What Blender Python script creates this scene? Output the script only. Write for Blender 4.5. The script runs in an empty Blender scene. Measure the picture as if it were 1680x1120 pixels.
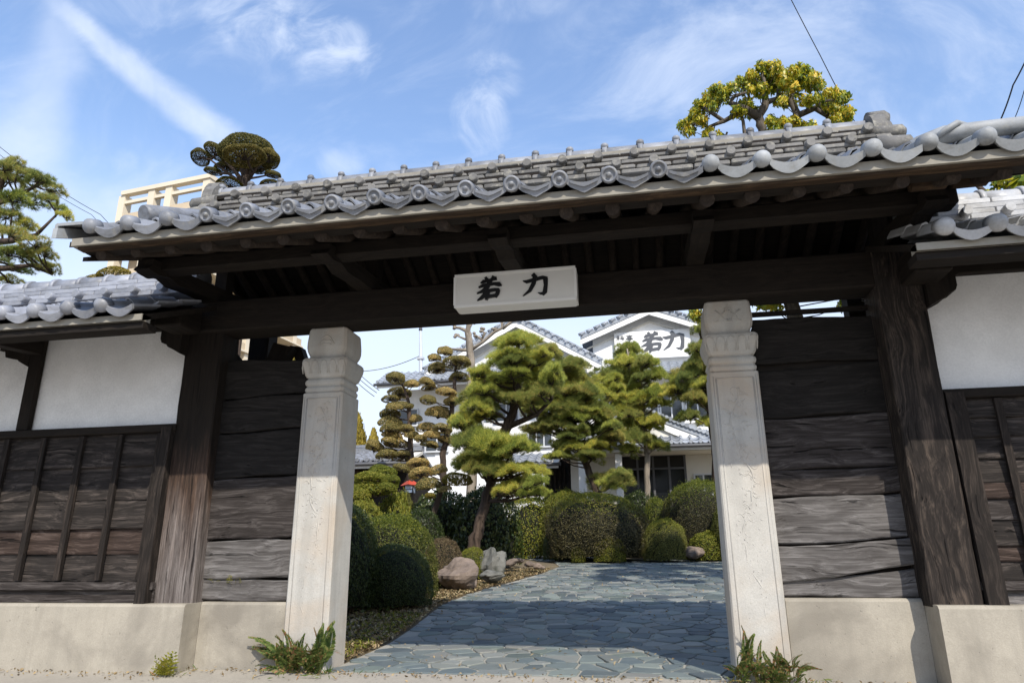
import bpy, math, random
import numpy as np
from mathutils import Matrix, Vector, Euler

C = bpy.context.scene.collection
rad = math.radians
rnd = random.Random(7)
rng = np.random.default_rng(7)

# ------------------------------------------------------------------ camera
YAW, PITCH, ROLL, FPX = rad(-10.3), rad(17.0), rad(-0.45), 1150.0
CAM = np.array([1.30, -5.60, 0.85])
_f = np.array([math.sin(YAW)*math.cos(PITCH), math.cos(YAW)*math.cos(PITCH), math.sin(PITCH)])
_r = np.array([math.cos(YAW), -math.sin(YAW), 0.0])
_u = np.cross(_r, _f)
R3 = np.array([math.cos(ROLL)*_r + math.sin(ROLL)*_u, -math.sin(ROLL)*_r + math.cos(ROLL)*_u, _f])
cam_d = bpy.data.cameras.new('camera')
cam_d.sensor_width = 36.0
cam_d.lens = FPX/1680*36.0
cam_d.clip_end = 3000
cam = bpy.data.objects.new('camera', cam_d)
C.objects.link(cam)
_m = Matrix.Identity(4)
for _i in range(3):
    _m[_i][0] = R3[0][_i]; _m[_i][1] = R3[1][_i]; _m[_i][2] = -R3[2][_i]; _m[_i][3] = CAM[_i]
cam.matrix_world = _m
bpy.context.scene.camera = cam

def ray(px, py):
    return R3.T @ np.array([px-840.0, 560.0-py, FPX])
def at(px, py, y):
    """survey point: where the sight line of a photo pixel meets the upright plane at distance y"""
    d = ray(px, py)
    return CAM + d*((y-CAM[1])/d[1])
def at_z(px, py, z):
    d = ray(px, py)
    return CAM + d*((z-CAM[2])/d[2])
def mpp(px, py, y):
    """metres per photo pixel there"""
    return float(R3[2] @ (at(px, py, y)-CAM))/FPX

# ------------------------------------------------------------------ sky, sun, exposure
SUN_EL, SUN_AZ = rad(43.0), rad(180-28.6)
world = bpy.data.worlds.new('World')
bpy.context.scene.world = world
world.use_nodes = True
nt = world.node_tree
nt.nodes.clear()
def wn(t, **k):
    n = nt.nodes.new(t)
    for a, v in k.items(): setattr(n, a, v)
    return n
def wm(op, a, b=None, c=None, clamp=False):
    n = nt.nodes.new('ShaderNodeMath'); n.operation = op; n.use_clamp = clamp
    for i, v in enumerate((a, b, c)):
        if v is None: continue
        if isinstance(v, (int, float)): n.inputs[i].default_value = v
        else: nt.links.new(v, n.inputs[i])
    return n.outputs[0]
def wdot(sock, vec):
    n = nt.nodes.new('ShaderNodeVectorMath'); n.operation = 'DOT_PRODUCT'
    nt.links.new(sock, n.inputs[0]); n.inputs[1].default_value = tuple(float(x) for x in vec)
    return n.outputs['Value']
def wsmooth(v, a, b):
    n = nt.nodes.new('ShaderNodeMapRange'); n.interpolation_type = 'SMOOTHSTEP'
    nt.links.new(v, n.inputs['Value'])
    n.inputs['From Min'].default_value = a; n.inputs['From Max'].default_value = b
    return n.outputs['Result']
tc = wn('ShaderNodeTexCoord')
D = tc.outputs['Generated']
def wnoise(scale, detail, rough, stretch=None, dist=0.0):
    src = D
    if stretch:
        mp = wn('ShaderNodeMapping'); nt.links.new(D, mp.inputs['Vector'])
        mp.inputs['Rotation'].default_value = stretch[1]; mp.inputs['Scale'].default_value = stretch[0]
        src = mp.outputs['Vector']
    n = wn('ShaderNodeTexNoise'); nt.links.new(src, n.inputs['Vector'])
    n.inputs['Scale'].default_value = scale; n.inputs['Detail'].default_value = detail
    n.inputs['Roughness'].default_value = rough; n.inputs['Distortion'].default_value = dist
    return n.outputs['Fac']
n_fine = wnoise(9.0, 8, 0.62, None, 0.6)
n_med = wnoise(4.0, 6, 0.58, None, 0.4)
n_cir = wnoise(3.2, 7, 0.62, ((1.0, 3.2, 2.2), (0.4, 0.2, 0.6)), 0.8)
n_str = wnoise(12.0, 5, 0.6, ((1.0, 2.6, 1.6), (0.2, 0.5, 0.9)), 0.5)
def dirv(px, py):
    d = ray(px, py); return d/np.linalg.norm(d)
masks = []
def streak(p, q, w0, w1, gain):
    a, b = dirv(*p), dirv(*q)
    n = np.cross(a, b); n /= np.linalg.norm(n)
    t = b - a*(a@b); t /= np.linalg.norm(t)
    along = wdot(D, t)
    L = float(b@t)
    wid = wm('ADD', wm('MULTIPLY', along, (w1-w0)/L), w0)
    wob = wm('MULTIPLY', wm('SUBTRACT', n_fine, 0.5), 0.035)
    off = wm('ABSOLUTE', wm('ADD', wdot(D, n), wob))
    m = wsmooth(wm('DIVIDE', off, wm('MAXIMUM', wid, 0.004)), 1.0, 0.15)
    m = wm('MULTIPLY', m, wsmooth(along, -0.25*L, 0.1*L))
    m = wm('MULTIPLY', m, wsmooth(along, 1.12*L, 0.9*L))
    m = wm('MULTIPLY', m, wsmooth(n_med, 0.25, 0.6))
    masks.append(wm('MULTIPLY', m, gain))
def puff(px, py, ra, rb, rot, gain, noise, lo, hi):
    c = dirv(px, py)
    ax = R3[0]*math.cos(rot) + R3[1]*math.sin(rot)
    ax = ax - c*(ax@c); ax /= np.linalg.norm(ax)
    bx = np.cross(c, ax)
    k = 1.0/FPX
    da = wm('DIVIDE', wdot(D, ax), ra*k); db = wm('DIVIDE', wdot(D, bx), rb*k)
    r2 = wm('ADD', wm('MULTIPLY', da, da), wm('MULTIPLY', db, db))
    m = wsmooth(r2, 1.0, 0.0)
    m = wm('MULTIPLY', m, wsmooth(wdot(D, c), 0.3, 0.5))
    e = wm('SUBTRACT', wm('ADD', noise, wm('MULTIPLY', m, 0.35)), 0.35)
    masks.append(wm('MULTIPLY', wm('MULTIPLY', wsmooth(e, lo, hi), m), gain))
streak((120, 30), (372, 238), 0.016, 0.034, 0.75)
streak((20, 330), (110, 20), 0.05, 0.035, 0.45)
puff(30, 240, 120, 200, 0.0, 0.55, n_med, 0.32, 0.82)
puff(110, 255, 90, 75, 0.2, 0.9, n_fine, 0.32, 0.82)
puff(470, 50, 190, 90, -0.35, 0.75, n_str, 0.32, 0.82)
puff(300, 10, 260, 60, 0.0, 0.4, n_cir, 0.32, 0.82)
puff(560, 70, 70, 45, 0.3, 0.4, n_str, 0.32, 0.82)
puff(810, 130, 75, 70, 0.0, 0.85, n_fine, 0.32, 0.82)
puff(785, 200, 75, 90, 0.3, 0.95, n_fine, 0.32, 0.82)
puff(130, 330, 160, 60, 0.0, 0.5, n_med, 0.32, 0.82)
puff(205, 270, 30, 40, 0.0, 0.6, n_fine, 0.32, 0.82)
puff(560, 270, 60, 40, 0.0, 0.5, n_fine, 0.32, 0.82)
puff(1350, 90, 520, 260, 0.1, 0.42, n_cir, 0.32, 0.82)
puff(850, 10, 120, 40, 0.0, 0.4, n_fine, 0.32, 0.82)
# thin cirrus everywhere
masks.append(wm('MULTIPLY', wsmooth(n_cir, 0.42, 0.85), 0.40))
sepz = wn('ShaderNodeSeparateXYZ'); nt.links.new(D, sepz.inputs[0])
# pale humid air low over the horizon, all round
masks.append(wm('MULTIPLY', wsmooth(sepz.outputs['Z'], 0.52, 0.24), 0.84))
tot = masks[0]
for m in masks[1:]:
    # 1-(1-a)(1-b)
    tot = wm('SUBTRACT', 1.0, wm('MULTIPLY', wm('SUBTRACT', 1.0, tot), wm('SUBTRACT', 1.0, m)))
sky = wn('ShaderNodeTexSky', sky_type='NISHITA', sun_disc=False, sun_elevation=SUN_EL, sun_rotation=SUN_AZ)
sky.air_density = 1.6; sky.dust_density = 0.4; sky.ozone_density = 4.0
mix = wn('ShaderNodeMix', data_type='RGBA')
nt.links.new(tot, mix.inputs['Factor'])
tint = wn('ShaderNodeMix', data_type='RGBA', blend_type='MULTIPLY'); tint.inputs['Factor'].default_value = 1.0
nt.links.new(sky.outputs['Color'], tint.inputs[6]); tint.inputs[7].default_value = (1.04, 0.985, 1.05, 1)
nt.links.new(tint.outputs[2], mix.inputs[6])
mix.inputs[7].default_value = (3.9, 4.35, 5.2, 1)
bg = wn('ShaderNodeBackground'); bg.inputs['Strength'].default_value = 0.15
nt.links.new(mix.outputs[2], bg.inputs['Color'])
wo = wn('ShaderNodeOutputWorld'); nt.links.new(bg.outputs[0], wo.inputs['Surface'])

sun_d = bpy.data.lights.new('sun', 'SUN')
sun_d.energy = 3.5; sun_d.angle = rad(0.5); sun_d.color = (1.0, 0.94, 0.84)
sun = bpy.data.objects.new('sun', sun_d); C.objects.link(sun)
_to = Vector((math.sin(SUN_AZ)*math.cos(SUN_EL), math.cos(SUN_AZ)*math.cos(SUN_EL), math.sin(SUN_EL)))
sun.rotation_euler = (-_to).to_track_quat('-Z', 'Y').to_euler()
sun.location = (6, -12, 14)
vs = bpy.context.scene.view_settings
vs.view_transform = 'Standard'; vs.look = 'None'; vs.exposure = 0.62; vs.gamma = 1.0
vs.use_curve_mapping = False
bpy.context.scene.cycles.max_bounces = 6
bpy.context.scene.cycles.transparent_max_bounces = 6

# ------------------------------------------------------------------ object helpers
W = {}
def reg(o):
    W[o.name] = Matrix.LocRotScale(o.location, o.rotation_euler, o.scale)
def attach(o, par):
    """world transform given by o's loc/rot/scale, then hung under par"""
    w = Matrix.LocRotScale(o.location, o.rotation_euler, o.scale)
    if par is not None:
        o.parent = par
        o.matrix_parent_inverse = W[par.name].inverted()
    W[o.name] = w
def tag(o, label, cat, group=None, kind=None):
    o['label'] = label; o['category'] = cat
    if group: o['group'] = group
    if kind: o['kind'] = kind
    return o
def thing(name, label, cat, loc=(0, 0, 0), group=None):
    o = bpy.data.objects.new(name, None)
    o.empty_display_size = 0.2
    C.objects.link(o); o.location = loc; reg(o)
    return tag(o, label, cat, group, 'thing')
def struct(o):
    o['kind'] = 'structure'; return o
def inst(name, mesh, par=None, mtx=None, loc=None, rot=None, scale=None):
    o = bpy.data.objects.new(name, mesh); C.objects.link(o)
    if mtx is not None:
        l, r, s = mtx.decompose(); o.location = l; o.rotation_euler = r.to_euler(); o.scale = s
    if loc is not None: o.location = loc
    if rot is not None: o.rotation_euler = rot
    if scale is not None: o.scale = scale
    attach(o, par)
    return o

class MB:
    """collects polygons, then makes one mesh"""
    def __init__(s): s.v = []; s.f = []; s.mi = []; s.cur = 0; s.sm = []
    def add(s, vs, fs, smooth=False):
        o = len(s.v); s.v += [tuple(map(float, q)) for q in vs]
        s.f += [tuple(o+i for i in f) for f in fs]
        s.mi += [s.cur]*len(fs); s.sm += [smooth]*len(fs)
        return s
    def box(s, x0, x1, y0, y1, z0, z1, bev=0.0):
        if bev <= 0:
            vs = [(x, y, z) for z in (z0, z1) for y in (y0, y1) for x in (x0, x1)]
            return s.add(vs, [(0, 2, 3, 1), (4, 5, 7, 6), (0, 1, 5, 4), (2, 6, 7, 3), (0, 4, 6, 2), (1, 3, 7, 5)])
        b = bev
        # chamfered box: octagonal outline in xy with chamfered z rims
        def ring(i, z): return [(x0+i+b, y0+i, z), (x1-i-b, y0+i, z), (x1-i, y0+i+b, z), (x1-i, y1-i-b, z),
                                (x1-i-b, y1-i, z), (x0+i+b, y1-i, z), (x0+i, y1-i-b, z), (x0+i, y0+i+b, z)]
        rs = [ring(b, z0), ring(0, z0+b), ring(0, z1-b), ring(b, z1)]
        return s.loft(rs)
    def loft(s, rings, cap=True, smooth=False, closed=True):
        n = len(rings[0]); vs = [p for r in rings for p in r]; fs = []
        m = n if closed else n-1
        for k in range(len(rings)-1):
            for i in range(m):
                j = (i+1) % n
                fs.append((k*n+i, k*n+j, (k+1)*n+j, (k+1)*n+i))
        s.add(vs, fs, smooth)
        if cap:
            o = len(s.v)-len(vs)
            s.f.append(tuple(o+i for i in reversed(range(n)))); s.f.append(tuple(o+(len(rings)-1)*n+i for i in range(n)))
            s.mi += [s.cur]*2; s.sm += [False]*2
        return s
    def tube(s, pts, rr, n=8, cap=True, smooth=True):
        pts = [Vector(p) for p in pts]
        if not hasattr(rr, '__len__'): rr = [rr]*len(pts)
        rings = []; ref = None
        for i, p in enumerate(pts):
            d = (pts[min(i+1, len(pts)-1)] - pts[max(i-1, 0)])
            if d.length < 1e-9: d = Vector((0, 0, 1))
            d.normalize()
            if ref is None:
                ref = Vector((0, 0, 1)) if abs(d.z) < 0.9 else Vector((1, 0, 0))
            a = d.cross(ref).normalized(); b = a.cross(d).normalized(); ref = b
            rings.append([p + (a*math.cos(t)+b*math.sin(t))*rr[i] for t in (2*math.pi*k/n for k in range(n))])
        return s.loft(rings, cap, smooth)
    def prism(s, poly, y0, y1):
        """polygon in x,z pushed along y"""
        n = len(poly)
        vs = [(x, y0, z) for x, z in poly]+[(x, y1, z) for x, z in poly]
        fs = [tuple(range(n)), tuple(range(2*n-1, n-1, -1))]+[(i, n+i, n+(i+1) % n, (i+1) % n) for i in range(n)]
        return s.add(vs, fs)
    def prism_x(s, poly, x0, x1):
        """polygon in y,z pushed along x"""
        n = len(poly)
        vs = [(x0, y, z) for y, z in poly]+[(x1, y, z) for y, z in poly]
        fs = [tuple(range(n)), tuple(range(2*n-1, n-1, -1))]+[(i, n+i, n+(i+1) % n, (i+1) % n) for i in range(n)]
        return s.add(vs, fs)
    def xform(s, m):
        s.v = [tuple(m @ Vector(q)) for q in s.v]; return s
    def mesh(s, name, mats):
        me = bpy.data.meshes.new(name)
        me.from_pydata(s.v, [], s.f)
        if not isinstance(mats, (list, tuple)): mats = [mats]
        for m in mats: me.materials.append(m)
        me.polygons.foreach_set('material_index', s.mi)
        me.polygons.foreach_set('use_smooth', s.sm)
        me.update()
        import bmesh
        bm = bmesh.new(); bm.from_mesh(me); bmesh.ops.recalc_face_normals(bm, faces=bm.faces); bm.to_mesh(me); bm.free()
        return me
    def build(s, name, mats, par=None):
        o = bpy.data.objects.new(name, s.mesh(name, mats)); C.objects.link(o)
        attach(o, par); return o

def fast_mesh(name, v, faces, mats, mi=None, smooth=False):
    """numpy verts (N,3), faces list of (M,k) arrays"""
    me = bpy.data.meshes.new(name)
    me.vertices.add(len(v)); me.vertices.foreach_set('co', np.ascontiguousarray(v, dtype=np.float32).ravel())
    idx = np.concatenate([f.ravel() for f in faces]).astype(np.int32)
    tot_ = np.concatenate([np.full(len(f), f.shape[1]) for f in faces]).astype(np.int32)
    me.loops.add(len(idx)); me.loops.foreach_set('vertex_index', idx)
    me.polygons.add(len(tot_))
    st = np.concatenate([[0], np.cumsum(tot_)[:-1]]).astype(np.int32)
    me.polygons.foreach_set('loop_start', st)
    for m in mats: me.materials.append(m)
    if mi is not None: me.polygons.foreach_set('material_index', np.asarray(mi, dtype=np.int32))
    if smooth: me.polygons.foreach_set('use_smooth', np.ones(len(tot_), dtype=bool))
    me.update(calc_edges=True); me.validate()
    return me

# ------------------------------------------------------------------ materials
class Mat:
    def __init__(s, name, rough=0.6, spec=0.4):
        s.m = bpy.data.materials.new(name); s.m.use_nodes = True
        s.t = s.m.node_tree; s.b = s.t.nodes['Principled BSDF']
        s.b.inputs['Roughness'].default_value = rough
        s.b.inputs['Specular IOR Level'].default_value = spec
        s.tc = s.t.nodes.new('ShaderNodeTexCoord')
        s.off = None
    def n(s, t, **k):
        x = s.t.nodes.new(t)
        for a, v in k.items(): setattr(x, a, v)
        return x
    def l(s, a, b): s.t.links.new(a, b)
    def math(s, op, a, b=None, clamp=False):
        x = s.n('ShaderNodeMath', operation=op, use_clamp=clamp)
        for i, v in enumerate((a, b)):
            if v is None: continue
            if isinstance(v, (int, float)): x.inputs[i].default_value = v
            else: s.l(v, x.inputs[i])
        return x.outputs[0]
    def coord(s, scale=(1, 1, 1), rand=True, kind='Object'):
        mp = s.n('ShaderNodeMapping'); s.l(s.tc.outputs[kind], mp.inputs['Vector'])
        mp.inputs['Scale'].default_value = scale
        if rand:
            oi = s.n('ShaderNodeObjectInfo')
            sc = s.math('MULTIPLY', oi.outputs['Random'], 37.0)
            s.l(sc, mp.inputs['Location'])
        return mp.outputs['Vector']
    def noise(s, vec, scale, detail=5, rough=0.55, dist=0.0):
        x = s.n('ShaderNodeTexNoise'); s.l(vec, x.inputs['Vector'])
        x.inputs['Scale'].default_value = scale; x.inputs['Detail'].default_value = detail
        x.inputs['Roughness'].default_value = rough; x.inputs['Distortion'].default_value = dist
        return x.outputs['Fac']
    def ramp(s, fac, stops):
        x = s.n('ShaderNodeValToRGB'); s.l(fac, x.inputs['Fac'])
        e = x.color_ramp.elements; stops = sorted(stops, key=lambda q_: q_[0])
        while len(e) < len(stops): e.new(0.5)
        for q, (p, c) in zip(e, stops):
            q.position = p; q.color = (*c, 1) if len(c) == 3 else c
        return x.outputs['Color']
    def mix(s, fac, a, b, mode='MIX'):
        x = s.n('ShaderNodeMix', data_type='RGBA', blend_type=mode)
        if isinstance(fac, (int, float)): x.inputs['Factor'].default_value = fac
        else: s.l(fac, x.inputs['Factor'])
        for i, v in ((6, a), (7, b)):
            if isinstance(v, tuple): x.inputs[i].default_value = (*v, 1)
            else: s.l(v, x.inputs[i])
        return x.outputs[2]
    def col(s, c):
        if isinstance(c, tuple): s.b.inputs['Base Color'].default_value = (*c, 1)
        else: s.l(c, s.b.inputs['Base Color'])
        return s
    def bump(s, h, strength=0.3, dist=0.02):
        x = s.n('ShaderNodeBump'); s.l(h, x.inputs['Height'])
        x.inputs['Strength'].default_value = strength; x.inputs['Distance'].default_value = dist
        s.l(x.outputs['Normal'], s.b.inputs['Normal']); return s
    def rnd_obj(s):
        return s.n('ShaderNodeObjectInfo').outputs['Random']
    def rnd_island(s):
        return s.n('ShaderNodeNewGeometry').outputs['Random Per Island']

def plain(name, c, rough=0.6, var=0.12, scale=3.0, bump=0.0, spec=0.3, fine=40.0):
    m = Mat(name, rough, spec)
    v = m.coord()
    n1 = m.noise(v, scale, 6); n2 = m.noise(v, fine, 4)
    f = m.math('ADD', m.math('MULTIPLY', n1, 0.65), m.math('MULTIPLY', n2, 0.35))
    lo = tuple(x*(1-var*1.6) for x in c); hi = tuple(min(1, x*(1+var*1.2)) for x in c)
    m.col(m.ramp(f, [(0.3, lo), (0.7, hi)]))
    if bump: m.bump(f, bump, 0.01)
    return m.m

def wood(name, axis, dark, mid, light, grain=1.0, rough=0.85, bump=0.5, knots=True, cracks=0.5, spec=0.2):
    """weathered timber: fibres along axis, growth bands that bow round knots, drying checks"""
    m = Mat(name, rough, spec)
    k = 'xyz'.index(axis)
    def sc(al, ac): q = [ac]*3; q[k] = al; return tuple(q)
    low = m.noise(m.coord(sc(1.1, 2.6)), 1.0, 2, 0.45)
    low2 = m.noise(m.coord(sc(3.5, 7.0)), 1.0, 2, 0.5)
    bow = m.math('ADD', m.math('MULTIPLY', m.math('SUBTRACT', low, 0.5), 0.24), m.math('MULTIPLY', m.math('SUBTRACT', low2, 0.5), 0.045))
    cx = m.n('ShaderNodeCombineXYZ')
    for i in range(3):
        if i != k: m.l(bow, cx.inputs[i])
    vadd = m.n('ShaderNodeVectorMath', operation='ADD'); m.l(m.tc.outputs['Object'], vadd.inputs[0]); m.l(cx.outputs[0], vadd.inputs[1])
    rnd_ = m.math('MULTIPLY', m.n('ShaderNodeObjectInfo').outputs['Random'], 37.0)
    def bent(scale):
        mp = m.n('ShaderNodeMapping'); m.l(vadd.outputs[0], mp.inputs['Vector']); mp.inputs['Scale'].default_value = scale
        m.l(rnd_, mp.inputs['Location']); return mp.outputs['Vector']
    flow = m.noise(bent(sc(0.45, 3.2)), 1.6, 3, 0.5, 0.2)
    fib = m.noise(bent(sc(2.2, 110.0*grain)), 1.0, 5, 0.75)
    fib2 = m.noise(bent(sc(0.8, 40.0*grain)), 1.0, 5, 0.7, 0.1)
    band = m.n('ShaderNodeMath', operation='SINE'); m.l(m.math('MULTIPLY', flow, 46.0*grain), band.inputs[0])
    bnd = m.math('ADD', m.math('MULTIPLY', band.outputs[0], 0.5), 0.5)
    f = m.math('ADD', m.math('MULTIPLY', fib, 0.46), m.math('ADD', m.math('MULTIPLY', fib2, 0.46), m.math('MULTIPLY', bnd, 0.08)))
    c = m.ramp(f, [(0.34, dark), (0.5, mid), (0.66, light)])
    patch = m.noise(m.coord(sc(0.8, 2.5)), 1.4, 4, 0.6)
    c = m.mix(m.math('MULTIPLY', m.math('SUBTRACT', patch, 0.42), 2.2, True), c, m.mix(0.5, c, dark), 'MIX')
    crk = m.noise(bent(sc(0.5, 34.0*grain)), 1.0, 3, 0.5, 0.1)
    ck = m.math('MULTIPLY', m.math('SUBTRACT', 0.36, crk), 14.0, True)
    c = m.mix(m.math('MULTIPLY', ck, cracks), c, tuple(x*0.25 for x in dark))
    m.col(c)
    h = m.math('SUBTRACT', m.math('ADD', m.math('MULTIPLY', fib2, 0.6), m.math('MULTIPLY', bnd, 0.12)), m.math('MULTIPLY', ck, 0.9))
    m.bump(h, bump, 0.012)
    return m.m

DK = ((0.008, 0.006, 0.0045), (0.014, 0.0105, 0.008), (0.024, 0.018, 0.013))
M = {}
M['wood_dark_x'] = wood('dark_timber_x', 'x', *DK, rough=0.8, bump=0.25, cracks=0.4)
M['wood_dark_y'] = wood('dark_timber_y', 'y', *DK, rough=0.8, bump=0.25, cracks=0.4)
M['wood_dark_z'] = wood('dark_timber_z', 'z', *DK, rough=0.8, bump=0.25, cracks=0.4)
M['rafter'] = wood('log_rafter', 'y', (0.016, 0.012, 0.009), (0.029, 0.021, 0.016), (0.055, 0.041, 0.030), bump=0.3, cracks=0.4)
GR = ((0.040, 0.035, 0.032), (0.105, 0.096, 0.090), (0.23, 0.215, 0.205))
M['plank_grey'] = wood('grey_plank', 'x', *GR, bump=0.8, cracks=0.9)
M['plank_mid'] = wood('brown_grey_plank', 'x', (0.014, 0.011, 0.009), (0.040, 0.033, 0.030), (0.12, 0.105, 0.096), bump=0.8, cracks=0.9)
M['plank_dark'] = wood('dark_plank', 'x', (0.008, 0.007, 0.006), (0.014, 0.012, 0.0105), (0.032, 0.028, 0.025), bump=0.6, cracks=0.8)
M['clap'] = wood('weathered_clapboard', 'x', (0.011, 0.009, 0.008), (0.028, 0.023, 0.020), (0.105, 0.085, 0.073), bump=0.8, cracks=0.9)
M['clap_red'] = wood('weathered_clapboard_red', 'x', (0.015, 0.010, 0.008), (0.042, 0.028, 0.022), (0.12, 0.088, 0.073), bump=0.8, cracks=0.9)
M['batten'] = wood('dark_batten', 'z', (0.009, 0.007, 0.006), (0.018, 0.014, 0.0115), (0.055, 0.042, 0.034), bump=0.6, cracks=0.8)
def post_mat(name, seed):
    """post: dark stain above, worn to orange-brown then bare grey timber in an uneven line"""
    m = Mat(name, 0.85, 0.2)
    def sc(al, ac): return (ac, ac, al)
    fib = m.noise(m.coord(sc(3.0, 110.0)), 1.0, 5, 0.75, 0.3)
    fib2 = m.noise(m.coord(sc(2.0, 34.0)), 1.0, 5, 0.7, 0.5)
    f = m.math('ADD', m.math('MULTIPLY', fib, 0.45), m.math('MULTIPLY', fib2, 0.55))
    bare = m.ramp(f, [(0.34, (0.04, 0.031, 0.027)), (0.5, (0.125, 0.106, 0.096)), (0.66, (0.26, 0.23, 0.212))])
    red = m.ramp(f, [(0.3, (0.016, 0.011, 0.009)), (0.5, (0.055, 0.034, 0.024)), (0.68, (0.17, 0.105, 0.070))])
    dark = m.ramp(f, [(0.3, DK[0]), (0.5, DK[1]), (0.72, DK[2])])
    sx = m.n('ShaderNodeSeparateXYZ'); m.l(m.tc.outputs['Object'], sx.inputs[0])
    wob = m.noise(m.coord((7.0, 7.0, 1.2)), 1.0, 5, 0.6)
    z = m.math('ADD', sx.outputs['Z'], m.math('MULTIPLY', m.math('SUBTRACT', wob, 0.5), 1.1))
    a = m.math('MULTIPLY', m.math('SUBTRACT', z, 0.85), 1.6, True)
    b = m.math('MULTIPLY', m.math('SUBTRACT', z, 1.38), 2.2, True)
    c = m.mix(b, m.mix(a, bare, red), dark)
    crk = m.noise(m.coord(sc(1.3, 36.0)), 1.0, 4, 0.6, 0.3)
    ck = m.math('MULTIPLY', m.math('SUBTRACT', 0.39, crk), 12.0, True)
    m.col(m.mix(m.math('MULTIPLY', ck, 0.85), c, (0.008, 0.006, 0.005)))
    m.bump(m.math('SUBTRACT', fib2, m.math('MULTIPLY', ck, 1.0)), 0.9, 0.014)
    return m.m
M['post_l'] = post_mat('weathered_post', 0)
M['post_r'] = wood('dark_cracked_post', 'z', (0.009, 0.007, 0.006), (0.024, 0.019, 0.016), (0.095, 0.072, 0.056), bump=0.9, cracks=1.0)

def stone(name, base, stain, stain_amt=0.5, rough=0.9, bump=0.25, sc=1.0, streaks=False):
    m = Mat(name, rough, 0.2)
    v = m.coord(rand=False)
    big = m.noise(v, 1.3*sc, 5, 0.6, 0.5); mid = m.noise(v, 6*sc, 6, 0.6); fine = m.noise(v, 90*sc, 3, 0.7)
    f = m.math('ADD', m.math('MULTIPLY', mid, 0.5), m.math('MULTIPLY', fine, 0.5))
    c = m.ramp(f, [(0.3, tuple(x*0.80 for x in base)), (0.7, tuple(min(1, x*1.14) for x in base))])
    s = m.math('MULTIPLY', m.math('SUBTRACT', big, 0.46), 5.0, True)
    c = m.mix(m.math('MULTIPLY', s, stain_amt), c, stain)
    if streaks:
        st = m.noise(m.coord((5.0, 5.0, 0.45), rand=False), 1.0, 6, 0.62, 0.3)
        c = m.mix(m.math('MULTIPLY', m.math('MULTIPLY', m.math('SUBTRACT', st, 0.48), 5.0, True), 0.6), c, tuple(x*0.66 for x in base))
    pit = m.noise(v, 38*sc, 2, 0.5)
    pk = m.math('MULTIPLY', m.math('SUBTRACT', 0.30, pit), 14.0, True)
    c = m.mix(m.math('MULTIPLY', pk, 0.6 if base[0] < .7 else .06), c, tuple(x*0.45 for x in base))
    m.col(c); m.bump(m.math('SUBTRACT', f, pk), bump, 0.008)
    return m.m
M['pillar'] = stone('pale_granite', (0.445, 0.425, 0.385), (0.42, 0.325, 0.23), 0.6, bump=0.4, streaks=True)
M['concrete'] = stone('stained_concrete', (0.36, 0.325, 0.265), (0.185, 0.165, 0.135), 0.8, sc=1.0, bump=0.35, streaks=True)
M['street'] = stone('street_concrete', (0.34, 0.31, 0.262), (0.26, 0.235, 0.20), 0.5, sc=0.6)
M['mortar'] = stone('mortar', (0.33, 0.315, 0.27), (0.24, 0.23, 0.20), 0.5)
M['plaster'] = stone('white_plaster', (0.82, 0.815, 0.80), (0.76, 0.745, 0.72), 0.5, bump=0.05, sc=0.7)
M['eave_plaster'] = plain('eave_mortar', (0.27, 0.25, 0.21), 0.85, 0.12, 2.5, 0.2, 0.2, 30)
M['eave_wood'] = wood('eave_board', 'x', (0.018, 0.012, 0.008), (0.045, 0.028, 0.016), (0.12, 0.075, 0.042), bump=0.3)
M['white_paint'] = plain('white_paint', (0.80, 0.79, 0.76), 0.5, 0.03, 2.0, 0.0, 0.4, 15)
M['sign_white'] = plain('sign_acrylic', (0.74, 0.73, 0.69), 0.35, 0.03, 2.0, 0.0, 0.5, 8)
M['black_ink'] = plain('black_lettering', (0.012, 0.012, 0.013), 0.45, 0.1)
M['grey_ink'] = plain('grey_lettering', (0.085, 0.09, 0.10), 0.5, 0.1)

def tile_mat(name, base, rough, var, lichen=0.0):
    m = Mat(name, rough, 0.5)
    v = m.coord()
    n1 = m.noise(v, 7, 6, 0.6); n2 = m.noise(v, 60, 4, 0.65)
    r = m.rnd_obj()
    f = m.math('ADD', m.math('MULTIPLY', n1, 0.55), m.math('ADD', m.math('MULTIPLY', n2, 0.25), m.math('MULTIPLY', r, 0.2+var)))
    c = m.ramp(f, [(0.25, tuple(x*0.55 for x in base)), (0.55, base), (0.95, tuple(min(1, x*1.5) for x in base))])
    if lichen:
        ln = m.noise(v, 16, 5, 0.7)
        c = m.mix(m.math('MULTIPLY', m.math('MULTIPLY', m.math('SUBTRACT', ln, 0.52), 7.0, True), lichen), c, (0.30, 0.28, 0.23))
        ld = m.noise(v, 11, 5, 0.7)
        c = m.mix(m.math('MULTIPLY', m.math('MULTIPLY', m.math('SUBTRACT', ld, 0.56), 7.0, True), lichen*0.8), c, (0.05, 0.048, 0.045))
    dn = m.noise(m.coord((2.5, 2.5, 6)), 2.0, 6, 0.65)
    c = m.mix(m.math('MULTIPLY', m.math('MULTIPLY', m.math('SUBTRACT', dn, 0.5), 4.5, True), 0.65), c, tuple(x*0.42 for x in (base[0]*1.08, base[1], base[2]*.85)))
    m.col(c); m.b.inputs['Specular IOR Level'].default_value = 0.35
    m.bump(m.math('ADD', m.math('MULTIPLY', n1, 0.5), m.math('MULTIPLY', n2, 0.5)), 0.2, 0.006)
    return m.m
M['tile'] = tile_mat('smoked_roof_tile', (0.165, 0.172, 0.188), 0.50, 0.45, 0.45)
M['tile_new'] = tile_mat('pale_roof_tile', (0.27, 0.28, 0.285), 0.58, 0.2, 0.3)
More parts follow.
